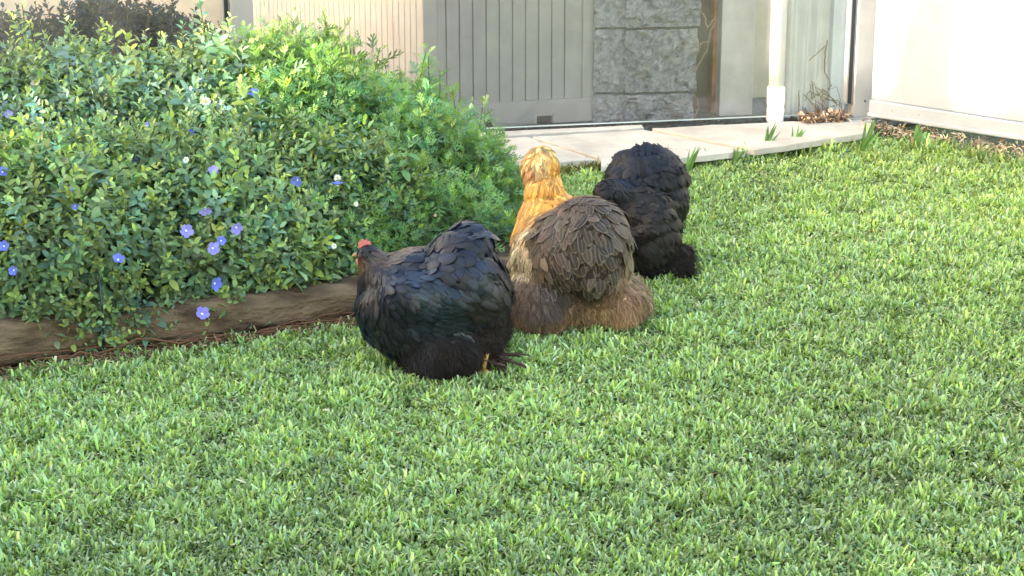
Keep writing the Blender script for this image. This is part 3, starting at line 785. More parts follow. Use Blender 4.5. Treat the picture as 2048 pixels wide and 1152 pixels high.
plants.append(plant('shade_shrub', 'unseen round shrub added on the low wall to shade the white fence', 'shrub', [E(-4.0, 4.52, 1.30, .14, .14, .17)], 2500, 8, .03, MID, 'ovate', 25, stems=5))  # unseen shrub and pot, added to drop a soft shadow on the fence
bm = bmesh.new(); bmesh.ops.create_cone(bm, cap_ends=True, segments=20, radius1=.07, radius2=.09, depth=.12); bmesh.ops.translate(bm, verts=bm.verts[:], vec=(-4, 4.50, hz + .062))
bm_obj('pot', bm, M['brick'], plants[-1][0])
bv = []
for root, me in plants[:3]:
    V, N, T = surf(me); bv.append((root, BVHTree.FromPolygons([Vector(v) for v in V], [tuple(t) for t in T])))
def hit(px, py):
    d = Vector(ray(px, py)).normalized(); best = None
    for root, b in bv:
        l, n, i, ds = b.ray_cast(Vector((0, 0, H)), d)
        if l is not None and (best is None or ds < best[1]): best = (root, ds, l, n)
    if best is None: return None
    root, ds, l, n = best; return root, np.array(l - d * .08), np.array(n)
def petals(n, L, wd, cup, col, g, cols2=None):
    th = np.arange(n) * 2 * math.pi / n + g.uniform(-.1, .1, n)
    d = np.stack([np.cos(th), np.sin(th), np.full(n, cup)], 1); up = np.tile([0, 0, 1.], (n, 1)) + g.normal(0, .08, (n, 3))
    T = np.array([[-.25, 0, 0], [.25, 0, 0], [-1, .6, .04], [0, .6, 0], [1, .6, .04], [-.7, .95, -.02], [0, 1, -.01], [.7, .95, -.02]])
    T = T * np.array([wd, L, L]); c = np.array(col) * g.lognormal(0, .08, (n, 1))
    return inst(np.broadcast_to(T, (n, 8, 3)).copy(), [np.array([[2, 3, 6, 5], [3, 4, 7, 6]]), np.array([[0, 3, 2], [1, 4, 3], [0, 1, 3]])], frames(d, up), np.zeros((n, 3)), col=c)
def rot_to(n, g):
    z = nrm(n + g.normal(0, .33, 3)); x = nrm(np.cross(z, g.normal(0, 1, 3))); return np.stack([x, np.cross(z, x), z], 1)
def flower(kind, px, py, s=1.0):
    h = hit(px, py)
    if h is None: return
    s = s * 1.08; root, p, n = h; g = np.random.default_rng(int(px * 7 + py)); view = nrm(np.array([0, 0, H]) - p)
    n = nrm(n * .5 + view * 1.0 + np.array([0, 0, .2])); Mx = rot_to(n, g)
    if kind == 'blue': pt = petals(5, .0145 * s, .0062 * s, .55, (.16, .20, .72) if g.random() < .6 else (.30, .27, .75), g); cc = (.75, .75, .8); cr = .0028 * s
    elif kind == 'white': pt = petals(13, .011 * s, .0018 * s, .1, (.85, .85, .85), g); cc = (.75, .55, .05); cr = .0032 * s
    else: pt = petals(8, .010 * s, .0025 * s, .8, (.72, .38, .38), g); cc = (.6, .4, .2); cr = .003 * s
    V, Fo, at = pt; V = V @ Mx.T + p
    me = mesh_np('flower', V, Fo, at); o = link('flower', me, M['petal'], root)
    bm = bmesh.new(); bmesh.ops.create_icosphere(bm, subdivisions=1, radius=cr)
    bmesh.ops.translate(bm, verts=bm.verts[:], vec=p + n * .002); me = bpy.data.meshes.new('centre'); bm.to_mesh(me); bm.free()
    key = 'centre' + kind
    if key not in M: M[key] = plain(key, cc, .6, .2)
    link('flower_centre', me, M[key], o, True)
    o['label'] = {'blue': 'violet-blue five-petalled flower', 'white': 'small white daisy', 'pink': 'half-closed pink daisy'}[kind]
for px, py, s in ((18, 230, .8), (5, 345, .9), (146, 380, .8), (222, 370, .9), (293, 253, .8), (380, 268, .8), (432, 70, .8), (508, 187, 1), (428, 342, .9), (372, 462, 1.15), (410, 418, 1.1), (472, 455, 1.1),
                  (442, 482, .8), (425, 497, 1.1), (236, 520, 1), (28, 541, .8), (8, 493, .9), (429, 567, 1.2), (404, 628, 1.2), (595, 361, 1), (675, 371, 1.05), (272, 320, .6), (150, 412, .6)): flower('blue', px, py, s)
for px, py, s in ((412, 203, 1.1), (70, 165, 1.1), (30, 161, .7), (558, 300, .7), (372, 320, .7), (675, 356, .8), (712, 408, .6), (668, 492, .6), (1008, 511, 1)): flower('white', px, py, s)
for px, py, s in ((590, 103, 1), (805, 147, 1), (835, 144, .9), (870, 430, .5)): flower('pink', px, py, s)

# ------------------------------------------------------------------ weeds by the paving
def weed(px, py, n, hgt, label, seed, wdt=.004, blades=None):
    g = np.random.default_rng(seed); b = atz(px, py, .02); az = g.uniform(-.5, 1.2, n) + (math.pi if False else 0); le = g.uniform(.1, .8, n)
    d = np.stack([np.cos(az) * np.sin(le), -np.abs(np.sin(az)) * np.sin(le) * .4, np.cos(le)], 1)
    v = np.array([0, .35, .7, 1]); wv = np.array([.6, 1, .7, .05]); T = np.array([[sx * wv[i], v[i], -.25 * v[i] ** 2] for i in range(4) for sx in (-1, 1)], float)
    L = np.broadcast_to(T, (n, 8, 3)) * np.stack([np.full(n, wdt), g.uniform(.6, 1, n) * hgt, np.full(n, hgt)], 1)[:, None, :]
    V, Fo, at = inst(L, [np.array([[0, 1, 3, 2], [2, 3, 5, 4], [4, 5, 7, 6]])], frames(d, np.array([0, -1., .3]) + g.normal(0, .2, (n, 3))), b + g.normal(0, .004, (n, 3)) * [1, 1, 0], col=np.array([.10, .20, .04]) * g.lognormal(0, .3, (n, 1)))
    o = link('grass_tuft', mesh_np('grass_tuft', V, Fo, at), M['grass']); tag(o, label, 'weed', 'long grass tufts growing along the paving')
weed(1372, 345, 5, .10, 'tuft of long grass blades just right of the rear black hen', 1)
weed(1530, 300, 7, .10, 'long arching grass stems over the flagstone below the pipe', 2)
weed(1590, 292, 5, .08, 'single dark grass runner over the flagstone right of the pipe', 3)
weed(1725, 300, 12, .11, 'bright tall grass tuft at the foot of the beige corner post', 4)
weed(1835, 290, 6, .07, 'broad-leaved green weed under the white fence', 5, wdt=.010)
weed(1470, 325, 9, .06, 'short green grass tuft between hen and pipe at the stone edge', 6)

# ------------------------------------------------------------------ hens
RT = 7
fv = np.linspace(0, 1, RT)
def feather_T(profile):
    V = []; U = []
    for i, v in enumerate(fv):
        for u in (-1, -.5, 0, .5, 1):
            V.append([u * profile[i] * .5, v, -.06 * abs(u) ** 1.6 * profile[i]]); U.append([u, v, 0])
    Fq = [[i * 5 + j, i * 5 + j + 1, (i + 1) * 5 + j + 1, (i + 1) * 5 + j] for i in range(RT - 1) for j in range(4)]
    return np.array(V), [np.array(Fq)], np.array(U)
BROAD = feather_T([.55, .80, .96, 1.0, .95, .74, .25])
SLIM = feather_T([.6, .9, 1, .95, .78, .5, .06])
def hen(name_label, ells_px, Y0, ctrl, mats, seed, dn=.06, cv=.22, ws=1.0, lm=1.35, lump=.7, voxel=.009, strands=9000, base_col=(.02, .02, .022), strand_w=.0011, dens=1.0):
    """ells_px: (px,py,dy,rx_px,rz_px,ry_m[,rot]); ctrl: (px,py,dy, dir(3), length, width, rgb, region, type, lift)"""
    g = np.random.default_rng(seed); ells = []
    for e in ells_px:
        px, py, dy, rx, rz, ry = e[:6]; c = aty(px, py, Y0 + dy); s = scale_at(c)
        z = c[2]; rzz = rz / s
        ells.append((c, (rx / s, ry, rzz), (0, e[6], 0)) if len(e) > 6 else (c, (rx / s, ry, rzz)))
    root = empty('hen', (float(aty(ells_px[0][0], 600, Y0)[0]), Y0, 0))
    me = blob(ells, voxel, 3)
    V, N, T = surf(me)
    cp = np.array([aty(c[0], c[1], Y0 + c[2]) for c in ctrl]); cd = np.array([c[3] for c in ctrl], float)
    cl = np.array([c[4] for c in ctrl]); cw = np.array([c[5] * (ws if c[8] == 'b' else 1) for c in ctrl]); cc = np.array([c[6] for c in ctrl]); reg = [c[7] for c in ctrl]; typ = np.array([c[8] == 'b' for c in ctrl]); lift = np.array([c[9] for c in ctrl])
    def interp(p):
        d2 = ((p[:, None] - cp[None]) ** 2 * np.array([1, .8, 1])).sum(2) + 1e-5
        w_ = d2 ** -3.0; w_ /= w_.sum(1, keepdims=True); return w_, d2.argmin(1)
    lm_ = .0045 * smooth_noise(V[:, 0] + V[:, 2] * .3, V[:, 1] + V[:, 2], 75, seed) + .0025 * smooth_noise(V[:, 0] - V[:, 1], V[:, 2], 150, seed + 1)
    co_ = V + N * (lm_ * lump * (interp(V)[0] @ np.array([.25 if x in ('head', 'neck') else 1.0 for x in reg])))[:, None]; co_[:, 2] = np.maximum(co_[:, 2], .012); me.vertices.foreach_set('co', co_.astype(np.float32).ravel()); me.update()
    V, N, T = surf(me)
    bc = (interp(V)[0] @ cc) * .75; at = me.attributes.new('fcol', 'FLOAT_COLOR', 'POINT'); at.data.foreach_set('color', np.hstack([bc, np.ones((len(bc), 1))]).astype(np.float32).ravel())
    me.name = 'body'; link('body', me, M['down'], root, True)
    p, n = sample(V, N, T, 16000, seed); w_, ne = interp(p)
    L = w_ @ cl; W = w_ @ cw
    r = np.clip(W * .56, .0035, .02) / dens ** .5
    k = thin(p, r); p, n, w_, ne, L, W = p[k], n[k], w_[k], ne[k], L[k], W[k]
    vis = (p[:, 2] > .01); p, n, w_, ne, L, W = p[vis], n[vis], w_[vis], ne[vis], L[vis], W[vis]
    m = len(p); d = nrm(w_ @ cd) + g.normal(0, dn, (m, 3)); t = nrm(d - (d * n).sum(1)[:, None] * n)
    lf = w_ @ (lift * np.where(typ, lm, 1.0)) + .03 + g.normal(0, .02, m)
    dd = nrm(t * np.cos(lf)[:, None] + n * np.sin(lf)[:, None])
    col = (w_ @ cc) * g.lognormal(0, cv, (m, 1)) * (1 + g.normal(0, .05, (m, 3)))
    isb = (w_ @ typ.astype(float)) > .5
    L = L * g.lognormal(0, .12, m); W = W * g.lognormal(0, .10, m); rnd = g.random(m)
    curl = g.uniform(.05, .10, m) + lf * .6
    Mx = frames(dd, n); sets = {}
    regs = np.array([reg[i] for i in ne])
    for rg in dict.fromkeys(reg):
        parts = []
        for b, TT in ((True, BROAD), (False, SLIM)):
            s = (regs == rg) & (isb == b)
            if not s.any(): continue
            T3 = TT[0][None] * np.stack([W[s], L[s], W[s]], 1)[:, None, :]
            T3[:, :, 2] -= (TT[0][None, :, 1] ** 2) * (curl[s] * L[s])[:, None]
            T3[:, :, 0] += (TT[0][None, :, 1] ** 2) * (g.normal(0, .12, s.sum()) * L[s])[:, None]
            parts.append(inst(T3, TT[1], Mx[s], p[s] - dd[s] * (L[s] * .35)[:, None] + n[s] * .002, col=np.clip(col[s], .001, .9), fuv=TT[2], rnd=rnd[s]))
        sets[rg] = parts
    # downy strands
    if strands:
        q, qn = sample(V, N, T, strands, seed + 5); ww, qe = interp(q); fl = ww @ np.array([1.0 if x == 'fluff' else .02 for x in reg]); kk = (g.random(len(q)) < fl) & (q[:, 2] > .008)
        q, qn, ww, qe = q[kk], qn[kk], ww[kk], qe[kk]; mm = len(q)
        d = ww @ cd + g.normal(0, .35, (mm, 3)); t = nrm(d - (d * qn).sum(1)[:, None] * qn); lf = g.uniform(.15, .65, mm)
        dd = nrm(t * np.cos(lf)[:, None] + qn * np.sin(lf)[:, None]); ln = g.uniform(.015, .042, mm)
        TT = np.array([[-1, 0, 0], [1, 0, 0], [-.8, .5, 0], [.8, .5, 0], [-.1, 1, 0], [.1, 1, 0]]); UU = np.array([[0.3, 0, 0], [.3, 0, 0], [.3, .5, 0], [.3, .5, 0], [.3, 1, 0], [.3, 1, 0]])
        T3 = TT[None] * np.stack([np.full(mm, strand_w), ln, ln], 1)[:, None, :]; T3[:, :, 2] -= TT[None, :, 1] ** 2 * (ln * g.uniform(.1, .5, mm))[:, None]
        T3[:, :, 0] += TT[None, :, 1] ** 2 * (ln * g.normal(0, .25, mm))[:, None]
        cl_ = smooth_noise(q[:, 0] + q[:, 2], q[:, 1] + q[:, 2] * .4, 110, 77); dd = nrm(dd + (0.35 * cl_)[:, None] * np.cross(dd, qn)); cF = (ww @ cc) * np.array([.92, .86, .84]) * g.lognormal(.0, .3, (mm, 1)) * np.exp(.25 * cl_)[:, None]
        sets.setdefault('fluff', []).append(inst(T3, [np.array([[0, 1, 3, 2], [2, 3, 5, 4]])], frames(dd, qn), q, col=np.clip(cF, .001, .9), fuv=UU, rnd=g.random(mm)))
    for rg, parts in sets.items():
        if not parts: continue
        Vv, Ff, Aa = merge(parts); Vv[:, 2] = np.maximum(Vv[:, 2], .004)
        nm = {'neck': 'neck_feathers', 'wing': 'wing', 'back': 'back_feathers', 'tail': 'tail_cushion', 'fluff': 'fluff', 'head': 'head_feathers', 'breast': 'breast_feathers'}[rg]
        link(nm, mesh_np(nm, Vv, Ff, Aa), mats.get(rg, mats['default']), root, True)
    tag(root, name_label, 'hen', 'fluffy hens standing on the lawn'); return root

def leg(root, px, py, Y, seed, m, feath=None, col=(.03, .022, .018), dirx=-1):
    """foot with toes on the ground, a scaly shank and a few boot feathers"""
    g = np.random.default_rng(seed); f = aty(px, py, Y); f[2] = .006
    paths = [(np.array([f + [.010, .01, .055], f + [.004, 0, .03], f + [0, 0, .008]]), np.array([.0065, .0055, .0065]))]
    for a, l in ((0, .045), (.55, .038), (-.55, .038), (math.pi, .018)):
        dx = np.array([dirx * math.cos(a), math.sin(a), 0]); paths.append((np.array([f + [0, 0, .006], f + dx * l * .5 + [0, 0, .009], f + dx * l * .85 + [0, 0, .005], f + dx * l + [0, 0, .002]]), np.array([.0065, .0055, .0045, .0015])))
    tubes('leg', paths, m, root)

def head_bits(root, cpx, cpy, Y, d, comb=True, eye=True, beakc=(.25, .17, .08), s=1.0):
    c = aty(cpx, cpy, Y); d = nrm(np.array(d, float)); up = np.array([0, 0, 1.]); side = np.cross(d, up)
    red = M.setdefault('comb', plain('red_comb', (.52, .13, .12), .5, .4, bump=.3)); bk = M.setdefault('beak' + str(beakc), plain('beak', beakc, .35, .5))
    if comb:
        V = []; n = 9
        bm = bmesh.new(); top = []; bot = []
        for i in range(n):
            t = i / (n - 1); h = (.010 + .008 * (i % 2)) * math.sin(math.pi * (t * .8 + .15)) * s + .002
            b = c + d * (.016 - .038 * t) * s + up * .020 * s
            for sd_, lst in ((1, top), (-1, bot)): lst.append((bm.verts.new(b + side * .0028 * sd_), bm.verts.new(b + up * (h + .006) + side * .0014 * sd_)))
        for a, b in ((top, 0), (bot, 0)):
            for i in range(n - 1): bm.faces.new((a[i][0], a[i + 1][0], a[i + 1][1], a[i][1]))
        for i in range(n - 1): bm.faces.new((top[i][1], top[i + 1][1], bot[i + 1][1], bot[i][1]))
        bm.faces.new((top[0][0], top[0][1], bot[0][1], bot[0][0])); bm.faces.new((top[-1][0], top[-1][1], bot[-1][1], bot[-1][0]))
        bm_obj('comb', bm, red, root, bevel=.0008)
    for sd_ in (1, -1):
        bm = bmesh.new(); bmesh.ops.create_icosphere(bm, subdivisions=2, radius=1)
        for v in bm.verts:
            l = v.co.copy(); q = c + d * (.010 + l.x * .010) * s + side * sd_ * (.0155 + l.y * .003) * s + up * (l.z * .011 - .002) * s; v.co = q
        bm_obj('face_skin', bm, red, root, smooth=True)
        bm = bmesh.new(); bmesh.ops.create_icosphere(bm, subdivisions=2, radius=.0036 * s)
        bmesh.ops.translate(bm, verts=bm.verts[:], vec=c + d * .011 * s + side * sd_ * .0175 * s + up * .003 * s)
        bm_obj('eye', bm, M['eye'], root, smooth=True)
        bm = bmesh.new(); bmesh.ops.create_icosphere(bm, subdivisions=2, radius=1)
        for v in bm.verts:
            l = v.co.copy(); v.co = c + d * (.018 + l.x * .006) * s + side * sd_ * (.006 + l.y * .003) * s + up * (l.z * .012 - .022) * s
        bm_obj('wattle', bm, red, root, smooth=True)
    p = np.array([c + d * .016 * s, c + d * .028 * s + up * .0005, c + d * .040 * s - up * .006 * s]); 
    V, Fq, _ = tube_np(p, np.array([.008, .006, .0008]) * s, 8); link('beak', mesh_np('beak', V, Fq), bk, root, True)
M['down'] = leaf_mat('down', .95, 0, .1)
M['eye'] = plain('eye', (.02, .012, .008), .1, .8)
M['shank'] = plain('yellow_leg', (.42, .22, .06), .5, .4, bump=.4)

BL = (.0045, .008, .023); BL2 = (.005, .014, .032); BRN = (.016, .0125, .012); BRN2 = (.022, .017, .0155)
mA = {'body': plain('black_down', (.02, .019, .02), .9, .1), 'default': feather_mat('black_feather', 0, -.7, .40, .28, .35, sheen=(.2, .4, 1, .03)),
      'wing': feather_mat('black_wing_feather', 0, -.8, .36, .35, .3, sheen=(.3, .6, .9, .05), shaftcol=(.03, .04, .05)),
      'fluff': feather_mat('dark_fluff', 0, 0, .85, .15, .4, sheen=(.6, .45, .4, .12)),
      'neck': feather_mat('laced_neck_feather', .0, .6, .45, .4, .3, shaftcol=(.16, .075, .03))}
ellA = [(845, 612, 0, 126, 122, .12), (795, 615, 0, 84, 104, .105), (918, 560, -.01, 90, 102, .105), (965, 590, .0, 60, 84, .10), (885, 690, -.01, 92, 72, .12), (955, 655, .03, 66, 66, .105),
        (765, 565, 0, 50, 62, .06), (745, 530, 0, 29, 34, .033), (737, 508, 0, 25, 20, .023), (935, 480, -.01, 50, 31, .07), (845, 600, -.09, 88, 54, .045)]
d_ = lambda x, z, y=0: (x, y, z)
cA = [
 (735, 495, 0, d_(1, -.15), .012, .006, (.010, .010, .012), 'head', 's', .08),
 (728, 535, 0, d_(.25, -1), .022, .007, (.045, .025, .016), 'neck', 's', .10), (760, 515, 0, d_(1, -.55), .030, .009, (.03, .018, .014), 'neck', 's', .10), (800, 515, 0, d_(1, -.35), .034, .011, (.03, .02, .015), 'neck', 's', .10),
 (745, 560, -.04, d_(.35, -1), .034, .012, (.014, .013, .018), 'breast', 's', .12), (722, 580, -.03, d_(.1, -1), .036, .014, (.014, .014, .020), 'breast', 's', .12),
 (720, 640, -.02, d_(.2, -1), .040, .024, BL, 'breast', 'b', .12), (760, 700, -.04, d_(.5, -1), .042, .026, (.012, .014, .020), 'breast', 'b', .12), (790, 650, -.09, d_(.6, -1), .040, .026, (.012, .014, .02), 'breast', 'b', .12),
 (790, 560, -.08, d_(.8, -.6), .036, .024, BL, 'back', 'b', .10), (830, 530, -.04, d_(1, .1), .036, .026, BL, 'back', 'b', .10), (830, 560, -.08, d_(.9, -.5), .034, .022, BL2, 'wing', 'b', .12), (860, 600, -.12, d_(.9, -.55), .036, .022, (.012, .022, .032), 'wing', 'b', .13),
 (900, 635, -.12, d_(1, -.35), .055, .018, (.012, .019, .026), 'wing', 'b', .06), (850, 645, -.13, d_(1, -.5), .055, .018, (.012, .017, .025), 'wing', 'b', .06), (925, 650, -.11, d_(1, -.3), .05, .018, (.014, .018, .022), 'wing', 'b', .05),
 (885, 500, -.05, d_(.7, .8), .040, .032, BL, 'tail', 'b', .12), (925, 465, -.03, d_(1, .25), .044, .034, BL, 'tail', 'b', .14), (905, 540, -.09, d_(.9, -.5), .042, .034, BL, 'tail', 'b', .15), (960, 500, -.05, d_(.8, -.9), .044, .034, BL, 'tail', 'b', .18),
 (940, 570, -.10, d_(.8, -.8), .042, .032, (.014, .017, .022), 'tail', 'b', .18), (1000, 540, 0, d_(.5, -1), .044, .034, BRN, 'tail', 'b', .2), (985, 600, -.06, d_(.8, -.7), .040, .028, BRN, 'tail', 'b', .22), (950, 620, -.10, d_(.9, -.5), .038, .026, BRN, 'tail', 'b', .2),
 (1015, 610, 0, d_(.6, -.9), .036, .020, BRN2, 'fluff', 's', .25), (980, 660, -.06, d_(.6, -.9), .034, .014, BRN2, 'fluff', 's', .25), (900, 700, -.10, d_(.5, -.9), .032, .014, BRN, 'fluff', 's', .18), (840, 700, -.10, d_(.5, -.8), .036, .020, (.02, .018, .02), 'fluff', 'b', .14),
 (840, 750, -.06, d_(.7, -.6), .034, .016, BRN, 'fluff', 's', .15), (920, 745, -.06, d_(.7, -.5), .034, .014, BRN2, 'fluff', 's', .2), (900, 620, .12, d_(1, -.4), .04, .026, BL, 'breast', 'b', .1), (800, 620, .12, d_(.8, -.8), .04, .026, BL, 'breast', 'b', .1)]
hA = hen('nearest blue-black hen with small red comb, facing the bush', ellA, 4.245, cA, mA, 101, ws=.84, cv=.3, lm=1.15, lump=.6, strands=18000)
head_bits(hA, 728, 508, 4.245, (-1, -.15, -.05), s=.74)
leg(hA, 966, 735, 4.18, 3, M['shank']); leg(hA, 925, 728, 4.34, 4, M['shank'])
def boot(root, px, py, Y, col, seed, m, dirs=(1, 0, -.1), n=26, ln=(.03, .06), wd=.010):
    g = np.random.default_rng(seed); c = aty(px, py, Y); pos = c + g.normal(0, 1, (n, 3)) * [.018, .015, .008]; pos[:, 2] = np.maximum(pos[:, 2], .012)
    d = nrm(np.array(dirs, float) + g.normal(0, .3, (n, 3))); up = np.array([0, -.3, 1.]) + g.normal(0, .3, (n, 3)); L = g.uniform(*ln, n)
    T3 = SLIM[0][None] * np.stack([np.full(n, wd), L, np.full(n, wd)], 1)[:, None, :]; T3[:, :, 2] -= SLIM[0][None, :, 1] ** 2 * (L * .3)[:, None]
    V, Fo, at = inst(T3, SLIM[1], frames(d, up), pos, col=np.array(col) * g.lognormal(0, .25, (n, 1)), fuv=SLIM[2], rnd=g.random(n)); V[:, 2] = np.maximum(V[:, 2], .004)
    link('foot_feathers', mesh_np('foot_feathers', V, Fo, at), m, root, True)
boot(hA, 985, 715, 4.19, (.045, .028, .02), 1, mA['fluff'])

GLD = (.60, .275, .045); GLD2 = (.50, .225, .04); PAL = (.34, .26, .155); DB = (.034, .022, .016); GB = (.062, .042, .030); TAN = (.29, .18, .11); GRY = (.15, .105, .082)
mB = {'body': plain('brown_down', (.10, .075, .06), .9, .1), 'default': feather_mat('pencilled_feather', .35, .5, .6, .3, .5, shaftcol=(.135, .098, .068)),
      'neck': feather_mat('gold_neck_feather', .2, 0, .5, .3, .4, shaftcol=(.75, .52, .22), sheen=(1, .8, .5, .3)), 'head': feather_mat('gold_head_feather', .2, 0, .55, .3, .4, shaftcol=(.8, .6, .32)),
      'fluff': feather_mat('brown_fluff', 0, 0, .9, .1, .4, sheen=(.8, .65, .5, .35)),
      'breast': feather_mat('cream_edged_feather', .3, .6, .6, .3, .4, shaftcol=(.62, .50, .32))}
ellB = [(1172, 488, -.045, 92, 98, .115), (1140, 505, -.05, 100, 96, .105), (1105, 520, -.02, 82, 96, .11), (1186, 530, -.05, 80, 74, .105), (1084, 600, -.045, 76, 74, .11), (1052, 560, .0, 40, 84, .09), (1228, 602, -.01, 70, 60, .10), (1160, 605, .0, 72, 50, .10),
        (1090, 450, .07, 58, 66, .07), (1110, 425, .09, 50, 44, .06), (1088, 385, .09, 41, 52, .05), (1081, 336, .09, 39, 40, .04), (1083, 316, .09, 31, 24, .03), (1055, 500, .05, 34, 70, .07)]
cB = [
 (1085, 305, .07, d_(.1, -1), .022, .010, (.60, .37, .13), 'head', 's', .30), (1055, 318, .06, d_(-.5, -1), .026, .010, (.56, .30, .10), 'head', 's', .5), (1058, 345, .06, d_(-.3, -1), .026, .010, (.52, .27, .12), 'head', 's', .6), (1083, 335, .04, d_(.1, -1), .028, .010, (.66, .42, .19), 'head', 's', .45), (1108, 330, .06, d_(.3, -1), .022, .010, GLD, 'head', 's', .25),
 (1085, 372, .04, d_(-.05, -1), .030, .009, GLD2, 'neck', 's', .15), (1118, 385, .07, d_(.6, -1), .032, .010, GLD, 'neck', 's', .12), (1062, 400, .04, d_(-.3, -1), .034, .011, GLD, 'neck', 's', .12), (1045, 430, .04, d_(-.2, -1), .038, .012, GLD2, 'neck', 's', .12),
 (1100, 410, .03, d_(.3, -1), .038, .012, GLD, 'neck', 's', .12), (1145, 390, .06, d_(1, -.5), .034, .012, GLD, 'neck', 's', .1), (1040, 455, .03, d_(-.05, -1), .038, .013, GLD2, 'neck', 's', .12), (1068, 440, .01, d_(.0, -1), .038, .013, GLD2, 'neck', 's', .12), (1120, 425, .03, d_(.4, -1), .038, .013, GLD2, 'neck', 's', .12),
 (1035, 500, -.02, d_(0, -1), .032, .013, PAL, 'breast', 's', .16), (1028, 540, -.02, d_(.05, -1), .032, .014, PAL, 'breast', 's', .16), (1055, 535, -.07, d_(.1, -1), .032, .014, (.26, .20, .12), 'breast', 's', .16), (1052, 490, -.04, d_(0, -1), .032, .013, (.36, .26, .13), 'breast', 's', .16),
 (1085, 475, -.12, d_(-.15, -1), .040, .022, GB, 'back', 'b', .16), (1110, 425, -.10, d_(-.1, -1), .040, .022, GB, 'back', 'b', .16), (1165, 400, -.08, d_(.1, -1), .044, .026, GB, 'back', 'b', .16), (1150, 440, -.14, d_(.1, -1), .046, .028, DB, 'back', 'b', .17), (1215, 420, -.10, d_(.5, -.9), .044, .027, DB, 'tail', 'b', .17), (1190, 480, -.165, d_(.3, -1), .050, .030, DB, 'tail', 'b', .18),
 (1240, 470, -.10, d_(.35, -1), .046, .028, GB, 'tail', 'b', .17), (1218, 530, -.14, d_(.2, -1), .048, .030, DB, 'tail', 'b', .20), (1155, 535, -.16, d_(.3, -1), .050, .030, DB, 'tail', 'b', .18), (1110, 530, -.13, d_(.3, -1), .042, .025, GB, 'back', 'b', .17), (1105, 575, -.12, d_(.6, -1), .042, .025, DB, 'back', 'b', .17),
 (1178, 580, -.15, d_(.3, -1), .046, .028, (.035, .027, .022), 'tail', 'b', .22), (1255, 520, -.05, d_(0, -1), .040, .022, (.22, .15, .085), 'tail', 'b', .16),
 (1045, 590, -.10, d_(.1, -1), .034, .015, GRY, 'fluff', 's', .3), (1095, 610, -.14, d_(0, -1), .034, .016, (.11, .085, .075), 'fluff', 's', .3), (1050, 650, -.10, d_(-.1, -1), .034, .015, (.24, .15, .09), 'fluff', 's', .35), (1110, 650, -.12, d_(.1, -1), .034, .015, (.25, .15, .075), 'fluff', 's', .35),
 (1165, 625, -.05, d_(.1, -1), .03, .014, (.06, .045, .035), 'fluff', 's', .3), (1190, 652, -.09, d_(.1, -1), .034, .014, (.32, .21, .10), 'fluff', 's', .35), (1240, 595, -.10, d_(.4, -.9), .034, .015, TAN, 'fluff', 's', .3), (1285, 605, -.03, d_(.4, -1), .034, .015, (.30, .21, .13), 'fluff', 's', .3), (1245, 645, -.08, d_(.2, -1), .034, .015, (.36, .24, .12), 'fluff', 's', .35),
 (1130, 500, .13, d_(0, -1), .04, .022, DB, 'fluff', 'b', .13), (1160, 620, .12, d_(0, -1), .03, .013, GRY, 'fluff', 's', .2)]
hB = hen('tall hen with golden head and neck and brown pencilled back', ellB, 4.58, cB, mB, 102, dn=.13, cv=.40, ws=.88, lm=1.35, lump=.7, strands=26000, strand_w=.001)
head_bits(hB, 1070, 332, 4.58 + .10, (-.55, .83, -.1), comb=False, s=.95, beakc=(.5, .36, .18))
leg(hB, 1186, 668, 4.50, 5, M['shank']); leg(hB, 1130, 640, 4.62, 6, M['shank'])
boot(hB, 1110, 655, 4.54, (.25, .15, .08), 2, mB['fluff'], (-.3, -.6, -.4), 22, (.02, .035)); boot(hB, 1240, 640, 4.58, (.36, .25, .14), 4, mB['fluff'], (.4, -.4, -.5), 22, (.02, .035))
g_ = np.random.default_rng(2)
boot(hB, 1236, 575, 4.50, (.75, .66, .5), 9, mB['fluff'], (1, -.2, .35), 3, (.014, .02), .007)

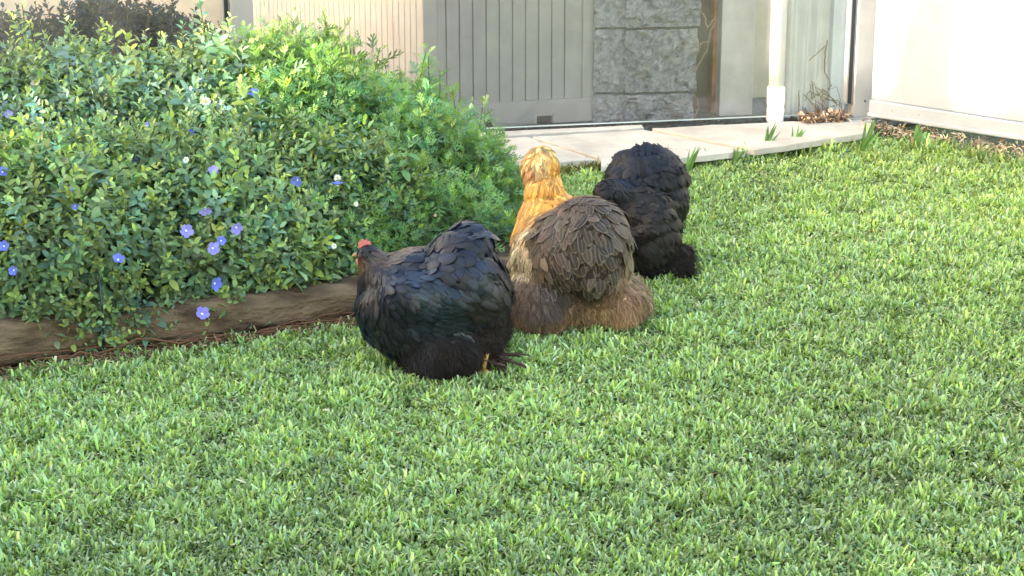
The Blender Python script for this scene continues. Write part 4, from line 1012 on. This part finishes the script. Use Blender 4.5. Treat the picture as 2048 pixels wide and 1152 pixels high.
CB = (.010, .0088, .0092); CBB = (.007, .010, .020); CBR = (.018, .014, .0115)
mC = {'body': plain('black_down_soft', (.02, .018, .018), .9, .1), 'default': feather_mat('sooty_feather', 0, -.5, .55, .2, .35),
      'fluff': feather_mat('sooty_fluff', 0, 0, .85, .15, .4, sheen=(.55, .45, .4, .1))}
ellC = [(1292, 364, .07, 84, 74, .09), (1322, 400, .06, 57, 66, .09), (1288, 465, -.05, 75, 92, .10), (1250, 430, -.02, 56, 62, .09), (1220, 388, -.07, 34, 30, .045), (1240, 402, -.05, 40, 42, .05), (1300, 530, 0, 66, 44, .11), (1342, 528, -.02, 47, 48, .08), (1240, 520, 0, 60, 50, .1)]
cC = [(1290, 310, 0, d_(0, .6, .3), .030, .020, CBB, 'tail', 'b', .15), (1240, 345, -.05, d_(-.3, -1), .030, .020, CBB, 'tail', 'b', .15), (1290, 345, -.1, d_(0, -1), .030, .020, CBB, 'tail', 'b', .17), (1345, 340, -.06, d_(.6, -.8), .030, .020, CB, 'tail', 'b', .17), (1370, 390, 0, d_(.2, -1), .030, .020, CB, 'tail', 'b', .16), (1330, 390, -.09, d_(.3, -1), .030, .020, CB, 'tail', 'b', .16),
 (1215, 380, -.07, d_(-.3, -.8), .012, .008, (.012, .011, .013), 'head', 's', .4), (1200, 395, -.05, d_(-.4, -1), .012, .008, (.012, .011, .013), 'head', 's', .4), (1235, 410, -.06, d_(.3, -1), .018, .01, CB, 'neck', 's', .3),
 (1285, 400, -.11, d_(.8, -.4), .028, .016, CBR, 'back', 'b', .18), (1280, 450, -.14, d_(.7, -.6), .030, .016, CBR, 'back', 'b', .18), (1330, 450, -.1, d_(.6, -.8), .032, .016, CBR, 'back', 'b', .18), (1310, 500, -.13, d_(.5, -.8), .032, .015, CBR, 'wing', 'b', .15), (1260, 490, -.13, d_(.5, -.9), .032, .016, CB, 'back', 'b', .15),
 (1350, 510, -.05, d_(.5, -.8), .026, .012, CBR, 'fluff', 's', .2), (1380, 530, 0, d_(.3, -1), .026, .012, CBR, 'fluff', 's', .2), (1300, 550, -.1, d_(.3, -1), .028, .013, CB, 'fluff', 's', .18), (1250, 550, -.1, d_(.3, -1), .028, .013, CB, 'fluff', 's', .18), (1345, 555, -.05, d_(.4, -1), .026, .012, CB, 'fluff', 's', .2), (1290, 450, .14, d_(0, -1), .030, .020, CB, 'breast', 'b', .15)]
hC = hen('sooty black hen farthest back, partly hidden behind the brown-backed one', ellC, 4.985, cC, mC, 103, ws=.85, lm=1.5, lump=.9, dn=.15, cv=.3, strands=20000)
leg(hC, 1310, 565, 4.95, 7, M['shank']); leg(hC, 1270, 560, 5.0, 8, M['shank'])
